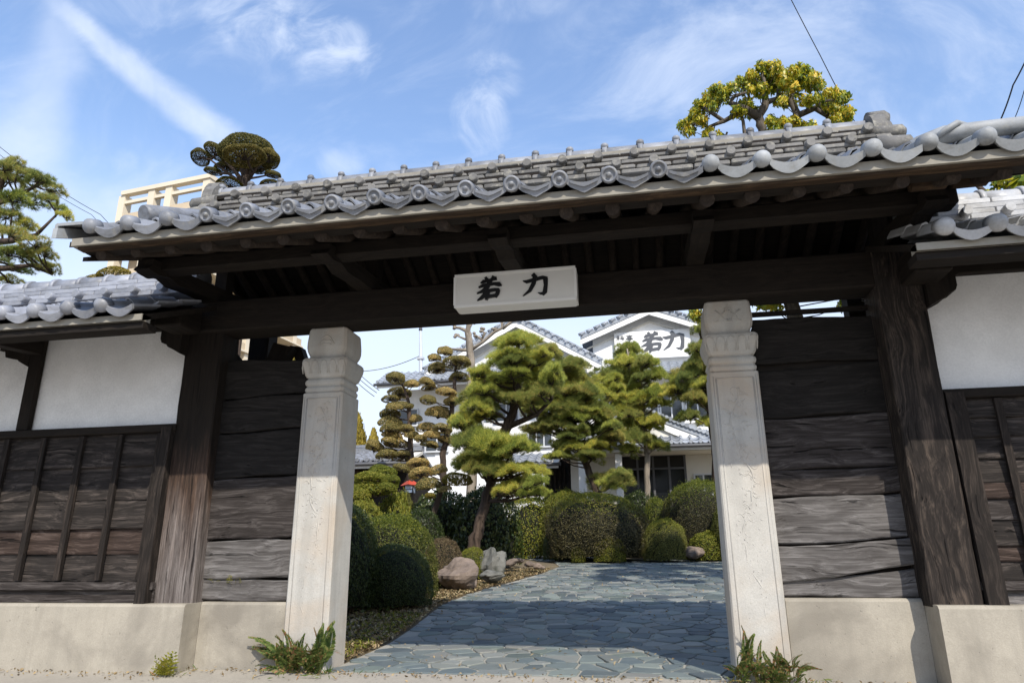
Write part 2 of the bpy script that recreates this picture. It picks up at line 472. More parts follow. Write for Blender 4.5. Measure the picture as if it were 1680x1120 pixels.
M['tile_old'] = tile_mat('old_ridge_tile', (0.125, 0.120, 0.112), 0.75, 0.6, 0.85)
M['tile_wing'] = tile_mat('wing_roof_tile', (0.25, 0.26, 0.29), 0.45, 0.2, 0.2)
M['tile_pale'] = tile_mat('pale_wing_roof_tile', (0.42, 0.42, 0.42), 0.42, 0.12, 0.12)
M['tile_far'] = tile_mat('far_roof_tile', (0.26, 0.28, 0.31), 0.45, 0.25, 0.1)

def leaf_mat(name, cols, rough=0.55, trans=0.42, spec=0.25, objvar=0.25):
    m = Mat(name, rough, spec)
    r = m.rnd_island(); o = m.rnd_obj()
    v = m.coord((1, 1, 1), True)
    n = m.noise(v, 4.5, 3, 0.6)
    f = m.math('ADD', m.math('MULTIPLY', r, 0.55), m.math('ADD', m.math('MULTIPLY', n, 0.45), m.math('MULTIPLY', m.math('SUBTRACT', o, 0.5), objvar)))
    k = len(cols)
    c = m.ramp(f, [(0.18+0.66*i/(k-1), cc) for i, cc in enumerate(cols)])
    m.col(c)
    # light through the leaf
    tr = m.n('ShaderNodeBsdfTranslucent'); m.l(c, tr.inputs['Color'])
    ms = m.n('ShaderNodeMixShader'); ms.inputs[0].default_value = trans
    out = m.t.nodes['Material Output']
    m.l(m.b.outputs[0], ms.inputs[1]); m.l(tr.outputs[0], ms.inputs[2]); m.l(ms.outputs[0], out.inputs['Surface'])
    return m.m
M['needle'] = leaf_mat('pine_needles', [(0.119, 0.165, 0.043), (0.296, 0.367, 0.077), (0.580, 0.576, 0.113), (0.914, 0.715, 0.163)])
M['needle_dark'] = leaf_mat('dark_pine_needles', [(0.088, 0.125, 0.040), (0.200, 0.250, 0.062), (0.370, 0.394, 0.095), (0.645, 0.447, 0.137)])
M['clip_green'] = leaf_mat('clipped_leaves', [(0.052, 0.075, 0.013), (0.132, 0.167, 0.023), (0.245, 0.256, 0.034), (0.362, 0.297, 0.050)], rough=0.5)
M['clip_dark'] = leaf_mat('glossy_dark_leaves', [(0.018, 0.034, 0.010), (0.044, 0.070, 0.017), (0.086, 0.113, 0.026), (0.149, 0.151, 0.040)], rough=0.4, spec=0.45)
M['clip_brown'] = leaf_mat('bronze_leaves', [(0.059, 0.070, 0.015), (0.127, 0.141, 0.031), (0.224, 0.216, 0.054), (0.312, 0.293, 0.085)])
M['clip_side'] = leaf_mat('dark_brown_leaves', [(0.022, 0.020, 0.010), (0.056, 0.048, 0.022), (0.094, 0.083, 0.031), (0.150, 0.125, 0.055)], trans=0.15)  # darker, browner leaves, set on the sides of some domes and as ground cover
M['topiary_dark'] = leaf_mat('dark_topiary_leaves', [(0.054, 0.057, 0.018), (0.121, 0.118, 0.034), (0.220, 0.185, 0.056), (0.399, 0.302, 0.094)])
M['clip_red'] = leaf_mat('reddish_leaves', [(0.068, 0.046, 0.024), (0.128, 0.088, 0.049), (0.182, 0.128, 0.074), (0.216, 0.176, 0.081)])
M['clip_lime'] = leaf_mat('lime_leaves', [(0.075, 0.099, 0.013), (0.149, 0.175, 0.024), (0.248, 0.250, 0.035), (0.331, 0.289, 0.048)])
M['topiary'] = leaf_mat('topiary_leaves', [(0.101, 0.101, 0.035), (0.242, 0.222, 0.074), (0.488, 0.378, 0.136), (0.859, 0.593, 0.239)])
M['topiary_gold'] = leaf_mat('golden_topiary_leaves', [(0.057, 0.063, 0.016), (0.138, 0.127, 0.025), (0.276, 0.218, 0.034), (0.414, 0.299, 0.046)])
M['broad'] = leaf_mat('broad_yellow_leaves', [(0.072, 0.122, 0.014), (0.213, 0.277, 0.024), (0.550, 0.487, 0.033), (0.812, 0.552, 0.055)], rough=0.4, spec=0.45)
M['willow'] = leaf_mat('yellow_willow_leaves', [(0.16, 0.13, 0.02), (0.30, 0.23, 0.035), (0.42, 0.32, 0.05), (0.5, 0.4, 0.08)], trans=0.35)
M['fern'] = leaf_mat('fern_leaves', [(0.062, 0.106, 0.026), (0.132, 0.185, 0.045), (0.211, 0.246, 0.072), (0.422, 0.176, 0.096)])
M['weed'] = leaf_mat('weed_leaves', [(0.11, 0.13, 0.015), (0.22, 0.22, 0.025), (0.30, 0.29, 0.04), (0.36, 0.30, 0.06)])
M['bark'] = wood('pine_bark', 'z', (0.022, 0.016, 0.012), (0.060, 0.042, 0.031), (0.13, 0.092, 0.068), grain=0.35, bump=1.0, cracks=0.9)
M['bark_pale'] = wood('pale_bark', 'z', (0.11, 0.09, 0.07), (0.22, 0.185, 0.145), (0.36, 0.31, 0.25), grain=0.35, bump=0.7, cracks=0.6)
M['bark_grey'] = wood('grey_bark', 'z', (0.04, 0.033, 0.026), (0.085, 0.070, 0.055), (0.17, 0.145, 0.115), grain=0.35, bump=0.8, cracks=0.7)
M['twig'] = plain('twigs', (0.045, 0.034, 0.026), 0.9, 0.2)
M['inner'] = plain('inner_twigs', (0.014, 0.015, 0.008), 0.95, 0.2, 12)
M['soil'] = stone('garden_soil', (0.15, 0.12, 0.08), (0.22, 0.17, 0.09), 0.7, sc=2.5, bump=0.5)
M['rock_pink'] = stone('pink_rock', (0.22, 0.17, 0.135), (0.11, 0.088, 0.072), 0.8, sc=2.5, bump=0.8)
M['rock_grey'] = stone('grey_rock', (0.17, 0.165, 0.145), (0.06, 0.062, 0.05), 0.9, sc=2.5, bump=0.9)
M['glass'] = Mat('window_glass', 0.06, 0.8).col((0.03, 0.036, 0.042)).m
M['door_glass'] = Mat('shaded_door_glass', 0.15, 0.25).col((0.008, 0.009, 0.010)).m
M['dark_int'] = plain('dark_interior', (0.02, 0.018, 0.016), 0.8, 0.2)
M['steel'] = plain('galvanised_steel', (0.45, 0.47, 0.50), 0.4, 0.08)
M['wire'] = plain('black_cable', (0.02, 0.02, 0.022), 0.6, 0.1)
M['alu'] = plain('aluminium', (0.55, 0.56, 0.57), 0.4, 0.05)
M['shade_wall'] = plain('cream_wall', (0.66, 0.63, 0.56), 0.85, 0.05, 1.2)
M['apart'] = plain('cream_concrete', (0.52, 0.42, 0.29), 0.85, 0.05, 0.3)
M['apart_light'] = plain('pale_concrete', (0.64, 0.56, 0.43), 0.85, 0.04, 0.3)
M['red_roof'] = plain('red_metal', (0.42, 0.06, 0.03), 0.45, 0.12)
M['paper'] = plain('lantern_paper', (0.55, 0.62, 0.70), 0.7, 0.05)
M['copper'] = plain('grey_metal_trim', (0.10, 0.10, 0.105), 0.5, 0.1)
def paver_mat():
    m = Mat('green_schist', 0.55, 0.4)
    v = m.coord(); o = m.rnd_obj(); isl = m.rnd_island()
    r = m.math('FRACT', m.math('ADD', o, isl))
    c = m.ramp(r, [(0.33, (0.19, 0.185, 0.165)), (0.9, (0.07, 0.085, 0.082)), (0.0, (0.05, 0.062, 0.072)), (0.22, (0.125, 0.148, 0.143)), (0.45, (0.20, 0.225, 0.20)), (0.62, (0.10, 0.125, 0.132)), (0.8, (0.26, 0.262, 0.235)), (1.0, (0.15, 0.18, 0.155))])
    n = m.noise(v, 5, 6, 0.6, 0.6); n2 = m.noise(m.coord((1, 5, 5)), 7, 5, 0.7)
    c = m.mix(m.math('MULTIPLY', m.math('SUBTRACT', n, 0.45), 1.6, True), c, m.mix(0.4, c, (0.27, 0.275, 0.23)))
    c = m.mix(m.math('MULTIPLY', m.math('SUBTRACT', n2, 0.5), 2.5, True), c, m.mix(0.5, c, (0.05, 0.07, 0.08)))
    m.col(c); m.bump(m.math('ADD', n, n2), 0.35, 0.008)
    return m.m
M['paver'] = paver_mat()
# ------------------------------------------------------------------ ground
_zy = [-80, -5.6, -0.4, 0.0, 1.5, 4.1, 8.0, 12.0, 18.0, 24.0, 60.0, 600.0]
_zz = [-1.2, -0.62, -0.035, 0.0, 0.045, 0.27, 0.50, 0.70, 0.90, 1.05, 1.15, 1.3]
def zg(y): return float(np.interp(y, _zy, _zz))
def ground_strip(name, ys, x0, x1, nx, mat, dz=0.0):
    mb = MB(); xs = np.linspace(x0, x1, nx)
    vs = [(x, y, zg(y)+dz) for y in ys for x in xs]
    n = len(xs)
    fs = [(j*n+i, j*n+i+1, (j+1)*n+i+1, (j+1)*n+i) for j in range(len(ys)-1) for i in range(n-1)]
    mb.add(vs, fs)
    return struct(mb.build(name, mat))
ground_strip('street', [-80, -20, -5.6, -0.4, 0.0, 0.004], -150, 150, 9, M['street'])
ground_strip('ground', [0.004, .5, 1.5, 2.5, 4.1, 6, 8, 10, 12, 15, 18, 21, 24, 40, 60, 600], -500, 500, 41, M['soil'], -0.012)

# driveway outline (left edge, right edge) over y
_dy = [0.0, 1.0, 2.2, 3.6, 5.0, 6.6, 8.5, 10.5, 12.2, 14.0, 16.5]
_dl = [-1.21, -1.22, -1.25, -1.36, -1.30, -1.02, -0.70, -0.60, -0.95, -1.9, -3.4]
_dr = [1.87, 2.9, 3.9, 4.3, 4.6, 4.9, 5.2, 5.0, 3.2, 0.35, -0.6]
def dl(y): return float(np.interp(y, _dy, _dl))
def dr(y): return float(np.interp(y, _dy, _dr))
mb = MB(); ys = np.linspace(0, 16.5, 45); vs = []
for y in ys:
    a, b = dl(y), dr(y)
    vs += [(a+(b-a)*t, y, zg(y)-0.002) for t in np.linspace(0, 1, 8)]
mb.add(vs, [(j*8+i, j*8+i+1, (j+1)*8+i+1, (j+1)*8+i) for j in range(44) for i in range(7)])
drive = struct(mb.build('driveway', M['mortar']))

# crazy paving: each slab its own stone
def clip_poly(poly, nx, ny, d):
    out = []
    n = len(poly)
    for i in range(n):
        p, q = poly[i], poly[(i+1) % n]
        a = p[0]*nx+p[1]*ny-d; b = q[0]*nx+q[1]*ny-d
        if a <= 0: out.append(p)
        if (a < 0 < b) or (b < 0 < a):
            t = a/(a-b); out.append((p[0]+(q[0]-p[0])*t, p[1]+(q[1]-p[1])*t))
    return out
seeds = []
y = 0.10
while y < 16.4:
    step = 0.185
    x = -4.0+rnd.random()*0.3
    while x < 5.4:
        sx, sy = x+rnd.uniform(-.09, .09), y+rnd.uniform(-.10, .10)
        seeds.append((sx, sy)); x += rnd.choice((.17, .22, .28, .36))*rnd.uniform(.9, 1.1)
    y += step
S = np.array(seeds)
pav_polys = []
for i, (sx, sy) in enumerate(seeds):
    if not (0.0 < sy < 16.4 and dl(sy)+0.02 < sx < dr(sy)-0.02): continue
    dd = (S[:, 0]-sx)**2+((S[:, 1]-sy))**2
    poly = [(sx-.5, sy-.5), (sx+.5, sy-.5), (sx+.5, sy+.5), (sx-.5, sy+.5)]
    gap = rnd.uniform(0.008, 0.014)
    for j in np.argsort(dd)[1:15]:
        ox, oy = S[j]-np.array([sx, sy]); L = math.hypot(ox, oy)
        nx, ny = ox/L, oy/L
        poly = clip_poly(poly, nx, ny, sx*nx+sy*ny+L/2-gap)
        if len(poly) < 3: break
    poly = clip_poly(poly, 0, -1, -0.02) if len(poly) >= 3 else poly
    if len(poly) >= 3:
        # keep inside the edge of the drive
        e = dl(sy); poly = clip_poly(poly, -1, 0, -(e+0.01))
    if len(poly) >= 3:
        e = dr(sy); poly = clip_poly(poly, 1, 0, e-0.01)
    if len(poly) < 3: continue
    # knock the corners off
    q = []
    for k in range(len(poly)):
        a, b, c = poly[k-1], poly[k], poly[(k+1) % len(poly)]
        t = rnd.uniform(.08, .2)
        q += [(b[0]+(a[0]-b[0])*t, b[1]+(a[1]-b[1])*t), (b[0]+(c[0]-b[0])*t, b[1]+(c[1]-b[1])*t)]
    pav_polys.append((sy, q))
pav_polys.sort(key=lambda t: t[0])
def paver_into(mb, q):
    h = rnd.uniform(0.006, 0.014); tx, ty = rnd.uniform(-.012, .012), rnd.uniform(-.012, .012)
    cx = sum(p[0] for p in q)/len(q); cy = sum(p[1] for p in q)/len(q); n = len(q)
    z = lambda p, d: zg(p[1])+d+(p[0]-cx)*tx+(p[1]-cy)*ty
    top = [(cx+(p[0]-cx)*.965, cy+(p[1]-cy)*.965) for p in q]
    vs = [(p[0], p[1], z(p, h-0.005)) for p in q]+[(p[0], p[1], z(p, h)) for p in top]+[(p[0], p[1], zg(p[1])-0.02) for p in q]
    fs = [tuple(n+i for i in range(n))]+[(i, (i+1) % n, n+(i+1) % n, n+i) for i in range(n)]+[(2*n+i, 2*n+(i+1) % n, (i+1) % n, i) for i in range(n)]
    mb.add(vs, fs)
rest = MB()
for k, (sy, q) in enumerate(pav_polys):
    if k < 300:
        mb = MB(); paver_into(mb, q); mb.build('paving_stone', M['paver'], drive)
    else:
        paver_into(rest, q)
rest.build('far_paving', M['paver'], drive)['kind'] = 'stuff'

# ------------------------------------------------------------------ roof tile meshes
def s_profile(w, n=12, roll=0.30, rh=0.055, pd=0.028):
    """pan tile: a roll on the left that covers the neighbour, then the dished pan"""
    pts = []
    for i in range(n+1):
        t = i/n
        if t < roll:
            a = math.pi*(t/roll); pts.append((w*(t-roll/2), rh*math.sin(a)**0.8))
        else:
            a = (t-roll)/(1-roll); pts.append((w*(t-roll/2), -pd*math.sin(math.pi*a)))
    pts[-1] = (pts[-1][0]+0.015*w, 0.004)
    return pts
def tile_mesh(name, w, L, mat, th=0.016, n=12):
    mb = MB(); p = s_profile(w, n)
    def ring(y, dz): return [(x, y, z+dz) for x, z in p]+[(x, y, z+dz-th) for x, z in reversed(p)]
    mb.loft([ring(0, 0.022), ring(L, 0.0)], True, False)
    return mb.mesh(name, mat)
def eave_tile_mesh(name, w, L, mat, style, drop=0.050, r=0.056):
    """front-row tile: round end disc at the roll, hanging crescent apron under the pan"""
    mb = MB(); p = s_profile(w, 14); th = 0.018
    def ring(y, dz): return [(x, y, z+dz) for x, z in p]+[(x, y, z+dz-th) for x, z in reversed(p)]
    mb.loft([ring(0, 0.022), ring(L, 0.0)], True, False)
    pan = [(x, z) for x, z in p if x > w*0.10]
    up = [(x, z+0.024) for x, z in pan]
    n = len(pan)
    lo = []
    for i, (x, z) in enumerate(pan):
        t = i/(n-1)
        d = drop*(0.55+0.45*math.sin(math.pi*t)) if style != 'cusp' else drop*(0.52+0.30*math.sin(math.pi*t)+0.26*max(0, 1-abs(t-0.5)*5.0))
        lo.append((x, z-d+0.012))
    mb.prism(up+lo[::-1], -0.022, 0.0)
    if style == 'cusp':
        lip = [(x, z+0.002) for x, z in up]+[(x, (z+zl)/2+0.006) for (x, z), (xl, zl) in zip(reversed(up), reversed(lo))]
        mb.prism(lip[1:n-1]+lip[n+1:-1], -0.032, -0.020)
    cz = 0.032
    prof = [(0.07, r*0.90), (0.0, r), (-0.020, r), (-0.030, r*0.86)]
    if style == 'cusp': prof += [(-0.030, r*0.70), (-0.022, r*0.66), (-0.022, r*0.30), (-0.034, r*0.24), (-0.038, r*0.1)]
    else: prof += [(-0.042, r*0.62), (-0.049, r*0.3), (-0.051, r*0.06)]
    rings = [[(rr*math.cos(2*math.pi*k/18), yy, cz+rr*math.sin(2*math.pi*k/18)) for k in range(18)] for yy, rr in prof]
    mb.loft(rings, True, True)
    return mb.mesh(name, mat)
TW = 0.317
me_tile = tile_mesh('roof_tile', TW, 0.31, M['tile'])
me_eave_new = eave_tile_mesh('eave_tile_plain', TW, 0.31, M['tile_new'], 'ball', r=0.054, drop=0.056)
me_eave_mid = eave_tile_mesh('eave_tile_crested', TW, 0.31, M['tile'], 'cusp')
me_eave_grey = eave_tile_mesh('eave_tile_grey', TW, 0.31, M['tile'], 'ball')
me_eave_wing = eave_tile_mesh('eave_tile_wing', TW, 0.31, M['tile_wing'], 'ball', r=0.058)
me_eave_pale = eave_tile_mesh('eave_tile_pale', TW, 0.31, M['tile_pale'], 'ball', r=0.058)
me_tile_pale = tile_mesh('pale_tile', TW, 0.31, M['tile_pale'])
me_tile_wing = tile_mesh('wing_tile', TW, 0.31, M['tile_wing'])

def slope_frame(origin, u, v):
    u = Vector(u).normalized(); v = Vector(v).normalized(); n = u.cross(v).normalized()
    m = Matrix.Identity(4)
    for i in range(3): m[i][0] = u[i]; m[i][1] = v[i]; m[i][2] = n[i]; m[i][3] = origin[i]
    return m
def jig(a): return rnd.uniform(-a, a)

# ------------------------------------------------------------------ gate
GX = 0.33
gate = thing('roofed_gate', 'dark timber roofed gate of grey pan tiles spanning the driveway entrance', 'gate', (GX, 0.1, 0.0))
EY, EZ, RSL = -1.50, 3.178, 0.45        # eave line and slope of the roof
REY = 1.12
RY = 0.10                                # ridge
XL, XR = -2.84, 3.90                     # roof ends
def roof_z(y): return EZ+RSL*(y-EY) if y <= RY else EZ+RSL*(2*RY-y-EY)
# roof body: boards under the tiles
mb = MB()
pro = [(EY+0.03, EZ-0.055), (RY, roof_z(RY)-0.045), (REY-0.03, roof_z(REY)-0.045), (REY-0.03, roof_z(REY)-0.10), (RY, roof_z(RY)-0.10), (EY+0.03, EZ-0.10)]
mb.prism_x(pro, XL+0.03, XR-0.03)
roof = mb.build('roof', M['wood_dark_x'], gate)
# front row and field tiles
sl = Vector((0, 1, RSL)).normalized()
for i in range(21):
    x = -2.60+TW*i
    if i in (0, 1, 2): me_ = me_eave_grey
    elif i < 14: me_ = me_eave_mid
    else: me_ = me_eave_new
    m = slope_frame((x+jig(.004), EY-0.02+jig(.006), EZ-0.004+jig(.004)), (1, 0, jig(.02)), (0, 1, RSL))
    inst('eave_tile', me_, roof, m)
    for k in range(1, 6):
        o = Vector((x+jig(.004), EY, EZ))+sl*(0.272*k)+Vector((0, 0, 0.012))
        inst('roof_tile', me_tile, roof, slope_frame(o, (1, 0, jig(.02)), (0, 1, RSL)))
# rear slope, one weathered mass of pan tiles
mb = MB(); p = s_profile(TW, 8)
for k in range(4):
    for i in range(21):
        x = -2.60+TW*i
        m = slope_frame(Vector((x, REY, roof_z(REY)))+Vector((0, -1, RSL)).normalized()*(0.272*k)+Vector((0, 0, .012)), (-1, 0, 0), (0, -1, RSL))
        a = [tuple(m @ Vector((q, 0, z+.022))) for q, z in p]; b = [tuple(m @ Vector((q, .31, z))) for q, z in p]
        mb.loft([a, b], False, False, closed=False)
mb.build('rear_tiles', M['tile'], roof)['kind'] = 'stuff'
# verge: heavy round tiles running down both gable edges, corner tile with flat flank
for sx, x0 in ((-1, XL+0.02), (1, XR-0.02)):
    for k in range(6):
        o = Vector((x0, EY-0.02, EZ+0.055))+sl*(0.285*k)
        mb = MB()
        if sx < 0:
            mb.loft([[tuple(q_+Vector((dx, 0, dz))) for dx, dz in ((-.10, -.045), (-.10, .0), (-.085, .012), (.20, .004), (.20, -.02), (-.075, -.012), (-.075, -.045))] for q_ in (o+Vector((0, 0, .018)), o+sl*.30)])
            mb.build('verge_tile', M['tile_new'], roof); continue
        q = o+sl*0.31
        mb.tube([o, o+sl*.02, q], [0.075, 0.079, 0.066], 14)
        mb.build('verge_tile', M['tile_new'] if sx > 0 else M['tile'], roof)
    mb = MB()
    y0, y1 = EY-0.06, RY
    mb.prism_x([(y0, EZ-0.06), (y0, EZ+0.02), (y1, roof_z(y1)+0.02), (y1, roof_z(y1)-0.06)], x0-0.07 if sx < 0 else x0+0.055, x0-0.03 if sx < 0 else x0+0.10)
    mb.build('verge_board_tile', M['tile_new'], roof)
# second round row lying along the verge with the twisted crown tile (right) and round end (left)
mb = MB(); o = Vector((-2.42, -1.24, 3.43)); mb.tube([o, o+Vector((.01, .025, .01)), o+Vector((.02, .33, .15)), o+Vector((.03, .95, .43))], [.072, .078, .07, .065], 14)
mb.build('corner_ridge_tile', M['tile'], roof)
mb = MB(); mb.tube([(3.10, -1.12, 3.36), (3.2, -1.20, 3.385), (3.33, -1.26, 3.40), (3.52, -1.28, 3.40), (3.9, -1.28, 3.405)], [.04, .055, .060, .054, .054], 14)
mb.build('corner_ridge_tile', M['tile_new'], roof)
mb = MB()
for k in range(9):
    pass
mb.tube([(3.25, -1.29, 3.355), (3.31, -1.325, 3.395), (3.39, -1.32, 3.44), (3.48, -1.25, 3.465)], [.014, .022, .022, .012], 8)
mb.build('corner_crest', M['tile_new'], roof)

# ridge stack
RX0, RX1 = -2.66, 3.36
zb = roof_z(RY)+0.02
courses = [(0.30, 0.05), (0.27, 0.05), (0.245, 0.045), (0.225, 0.045), (0.20, 0.04)]
z = 3.965
mb = MB(); mb.box(RX0+.03, RX1-.03, RY-0.13, RY+0.13, zb-0.12, 4.30); mb.build('ridge_core', M['eave_plaster'], roof)
zs = []
for c, (hw, h) in enumerate([(0.29, 0.055), (0.27, 0.05), (0.225, 0.05), (0.205, 0.045), (0.165, 0.035)]):
    x = RX0+(c % 2)*0.13
    while x < RX1-0.05:
        L = min(0.30, RX1-x)
        mb = MB(); yj = jig(.008); zj = jig(.004)
        mb.box(x+.003, x+L-.003, RY-hw+yj, RY-0.02+yj, z+zj, z+h-.010+zj, 0.008)
        mb.build('ridge_tile', M['tile_old'], roof)
        x += 0.303
    mb = MB(); mb.box(RX0, RX1, RY-0.02, RY+hw, z, z+h-.006); mb.build('rear_ridge_course', M['tile_old'], roof)
    zs.append(z); z += h+0.006
    if c in (1, 3):      # a course of round ends between the flat courses
        x = RX0+0.10 + (0.16 if c == 3 else 0)
        rr = 0.042
        while x < RX1-0.05:
            mb = MB(); zz_ = z-0.004
            mb.tube([(x, RY-hw-0.048, zz_), (x, RY-hw-0.03, zz_), (x, RY-0.05, zz_)], [rr*.85, rr, rr], 10)
            mb.build('ridge_round_end', M['tile_old'], roof)
            x += 0.317
        mb = MB(); mb.box(RX0, RX1, RY-hw+.035, RY+hw-.03, z-0.006, z+0.020); mb.build('ridge_gap_course', M['wood_dark_x'], roof)
        z += 0.022
# crown: round cap tiles with collars
x = RX0
while x < RX1-0.1:
    L = min(0.317, RX1-x)
    mb = MB(); zc = z+0.035
    def arc(xx, r): return [(xx, RY+r*math.cos(t), zc+r*math.sin(t)*0.95) for t in np.linspace(-0.25, math.pi+0.25, 14)]
    mb.loft([arc(x, .098), arc(x+.004, .101), arc(x+L-.006, .098)], True, True)
    mb.build('ridge_cap_tile', M['tile'], roof)
    mb = MB()
    mb.loft([arc(x-.024, .1), arc(x-.022, .116), arc(x+.022, .116), arc(x+.024, .1)], True, True)
    mb.tube([(x, RY-.06, zc+.07), (x, RY-.075, zc+.10), (x, RY-.08, zc+.112)], [.036, .034, .018], 8)
    mb.build('ridge_collar', M['tile'], roof)
    x += 0.317
# ridge-end ornaments
def ridge_ornament(x, sgn):
    mb = MB(); zt = z+0.02
    # shouldered face plate
    poly = []
    for t in np.linspace(-0.35, math.pi+0.35, 18):
        poly.append((RY+0.20*math.cos(t), zt-0.02+0.19*math.sin(t)))
    poly = [(RY+0.30, zt-.34), (RY+.27, zt-.22), (RY+.23, zt-.14)]+poly+[(RY-.23, zt-.14), (RY-.27, zt-.22), (RY-.30, zt-.34)]
    mb.prism_x(poly, x-0.055, x+0.055)
    inner = [(RY+(a-RY)*.78, zt-.10+(b-zt+.10)*.78) for a, b in poly]
    mb.prism_x(inner, x+sgn*0.055-.02, x+sgn*0.055+.03*sgn+.02)
    # volutes rolled at the feet and a rolled crest
    for yy, zz_, r in ((RY-.24, zt-.24, .095), (RY+.24, zt-.24, .095), (RY-.15, zt-.06, .07), (RY+.15, zt-.06, .07)):
        mb.tube([(x-.09*sgn, yy, zz_), (x+.16*sgn, yy, zz_-.01), (x+.19*sgn, yy, zz_-.012)], [r*.9, r*.85, r*.45], 14)
    mb.tube([(x-.03*sgn, RY, zt+.12), (x+.10*sgn, RY, zt+.13), (x+.13*sgn, RY, zt+.125)], [.10, .095, .07], 14)
    c0 = Vector((x, RY, zt-.20)); mb.v = [tuple(c0+(Vector(q)-c0)*1.02-Vector((0, 0, .045))) for q in mb.v]
    mb.build('ridge_end_ornament', M['tile_old'], roof)
ridge_ornament(RX0-0.06, -1); ridge_ornament(RX1+0.06, 1)

# eaves: mortar bed, edge board, log rafters, purlins, arms
mb = MB(); mb.box(XL+0.06, XR-0.06, EY+0.012, EY+0.14, EZ-0.100, EZ-0.040); mb.build('eave_mortar', M['eave_plaster'], gate)
mb = MB(); mb.box(XL+0.10, XR-0.10, EY+0.035, EY+0.10, EZ-0.118, EZ-0.102); mb.build('eave_board', M['eave_wood'], gate)
mb = MB(); mb.box(XL+0.10, XR-0.10, EY+0.102, EY+0.20, EZ-0.118, EZ-0.102); mb.build('eave_board', M['wood_dark_x'], gate)
zr_ = roof_z(REY)
mb = MB(); mb.box(XL+0.06, XR-0.06, REY-0.14, REY-0.03, zr_-0.115, zr_-0.048); mb.build('eave_mortar', M['eave_plaster'], gate)
mb = MB(); mb.box(XL+0.10, XR-0.10, REY-0.22, REY-0.07, zr_-0.155, zr_-0.117); mb.build('eave_board', M['wood_dark_x'], gate)
x = XL+0.22
while x < XR-0.15:
    for s in (1,):
        r = 0.045*rnd.uniform(.9, 1.1)
        mb = MB(); d0 = -0.195 if s == 1 else -.167
        ye = EY+0.13+jig(.02) if s == 1 else REY-.1
        mb.tube([(x+jig(.02), ye, roof_z(ye)+d0), (x, RY-s*0.04, roof_z(RY)+d0-.01)], [r, r*1.1], 10)
        mb.build('rafter', M['rafter'], gate)
    x += 0.295
x = XL+.25
while x < XR-.3:
    r = .036*rnd.uniform(.9, 1.1); mb = MB()
    mb.tube([(x+jig(.01), REY-.1, roof_z(REY-.1)-.167), (x, RY+.04, roof_z(RY)-.177)], [r, r*1.1], 10); mb.build('rafter', M['rafter'], gate); x += .22
for (y, zt, hx) in ((-0.80, roof_z(-0.80)-0.265, 0.075), (0.78, roof_z(0.78)-0.225, 0.075), (RY, roof_z(RY)-0.225, 0.08)):
    mb = MB(); mb.box(XL+0.12, 3.52, y-hx, y+hx, zt-0.12, zt, 0.012); mb.build('purlin', M['wood_dark_x'], gate)
# gable bargeboards and log ends
for x0 in (XL+0.10, XR-0.14):
    mb = MB()
    yf, yr = EY+0.10, REY-0.06
    mb.prism_x([(yf, EZ-0.155), (RY, roof_z(RY)-0.12), (yr, roof_z(yr)-.12), (yr, roof_z(yr)-.20 if x0 < 0 else roof_z(yr)-.17), (RY, roof_z(RY)-(0.25 if x0 < 0 else .18)), (yf, EZ-0.19 if x0 < 0 else EZ-.165)], x0, x0+0.04)
    mb.build('bargeboard', M['wood_dark_y'], gate)
for yy, dx in ((-1.12, -0.02), (-1.0, 0.28)):
    mb = MB(); zc = roof_z(yy)-0.21
    mb.tube([(3.15+dx, yy, zc), (3.36+dx, yy, zc), (3.37+dx, yy, zc)], [.045, .042, .03], 10); mb.build('log_end', M['eave_wood'], gate)
# main lintel and tie beam
mb = MB(); mb.box(-2.95, 3.72, -0.10, 0.20, 2.83, 3.13, 0.015); mb.build('lintel', M['wood_dark_x'], gate)
for x in (-2.55, -1.03, 0.36, 1.83, 3.33):
    mb = MB()
    w = 0.07
    poly = [(-1.02, 3.07), (-0.98, 3.12), (-0.98, 3.17), (0.55, 3.33), (0.86, 3.33), (0.86, 3.2), (0.3, 3.14), (-0.35, 3.105), (-0.62, 3.07), (-0.75, 3.095), (-0.9, 3.06)]
    mb.prism_x([(y, zz_) for y, zz_ in poly], x-w, x+w); mb.build('eave_arm', M['wood_dark_y'], gate)
    mb = MB(); mb.box(x-.06, x+.06, RY-.06, RY+.06, 3.2, roof_z(RY)-0.37); mb.build('king_strut', M['wood_dark_z'], gate)
# posts
def post(name, x0, x1, y0, y1, z0, z1, mat):
    mb = MB(); n = 14; rings = []
    for k in range(n+1):
        zz_ = z0+(z1-z0)*k/n; e = lambda: jig(.004)
        rings.append([(x0+e()+.012, y0+e(), zz_), (x1+e()-.012, y0+e(), zz_), (x1+e(), y0+e()+.012, zz_), (x1+e(), y1, zz_), (x0+e(), y1, zz_), (x0+e(), y0+e()+.012, zz_)])
    mb.loft(rings); return mb.build(name, mat, gate)
post('post', -2.775, -2.405, -0.045, 0.22, 0.50, 3.11, M['post_l'])
post('post', 3.17, 3.50, -0.12, 0.22, 0.50, 3.11, M['post_r'])
post('rear_post', -2.66, -2.44, 0.80, 0.98, 0.0, 3.34, M['wood_dark_z'])
post('rear_post', 3.22, 3.44, 0.80, 0.98, 0.0, 3.34, M['wood_dark_z'])
for x, xo in ((-2.30, -1.98),):
    mb = MB(); mb.prism([(x, 2.45), (x+.16, 2.45), (xo+.02, 2.80), (xo-.18, 2.86)], 0.42, 0.54); mb.build('brace', M['wood_dark_z'], gate)
    mb = MB(); mb.prism([(x+.34, 2.66), (x+.46, 2.60), (xo+.04, 2.84), (xo-.08, 2.86)], 0.55, 0.66); mb.build('brace', M['wood_dark_z'], gate)
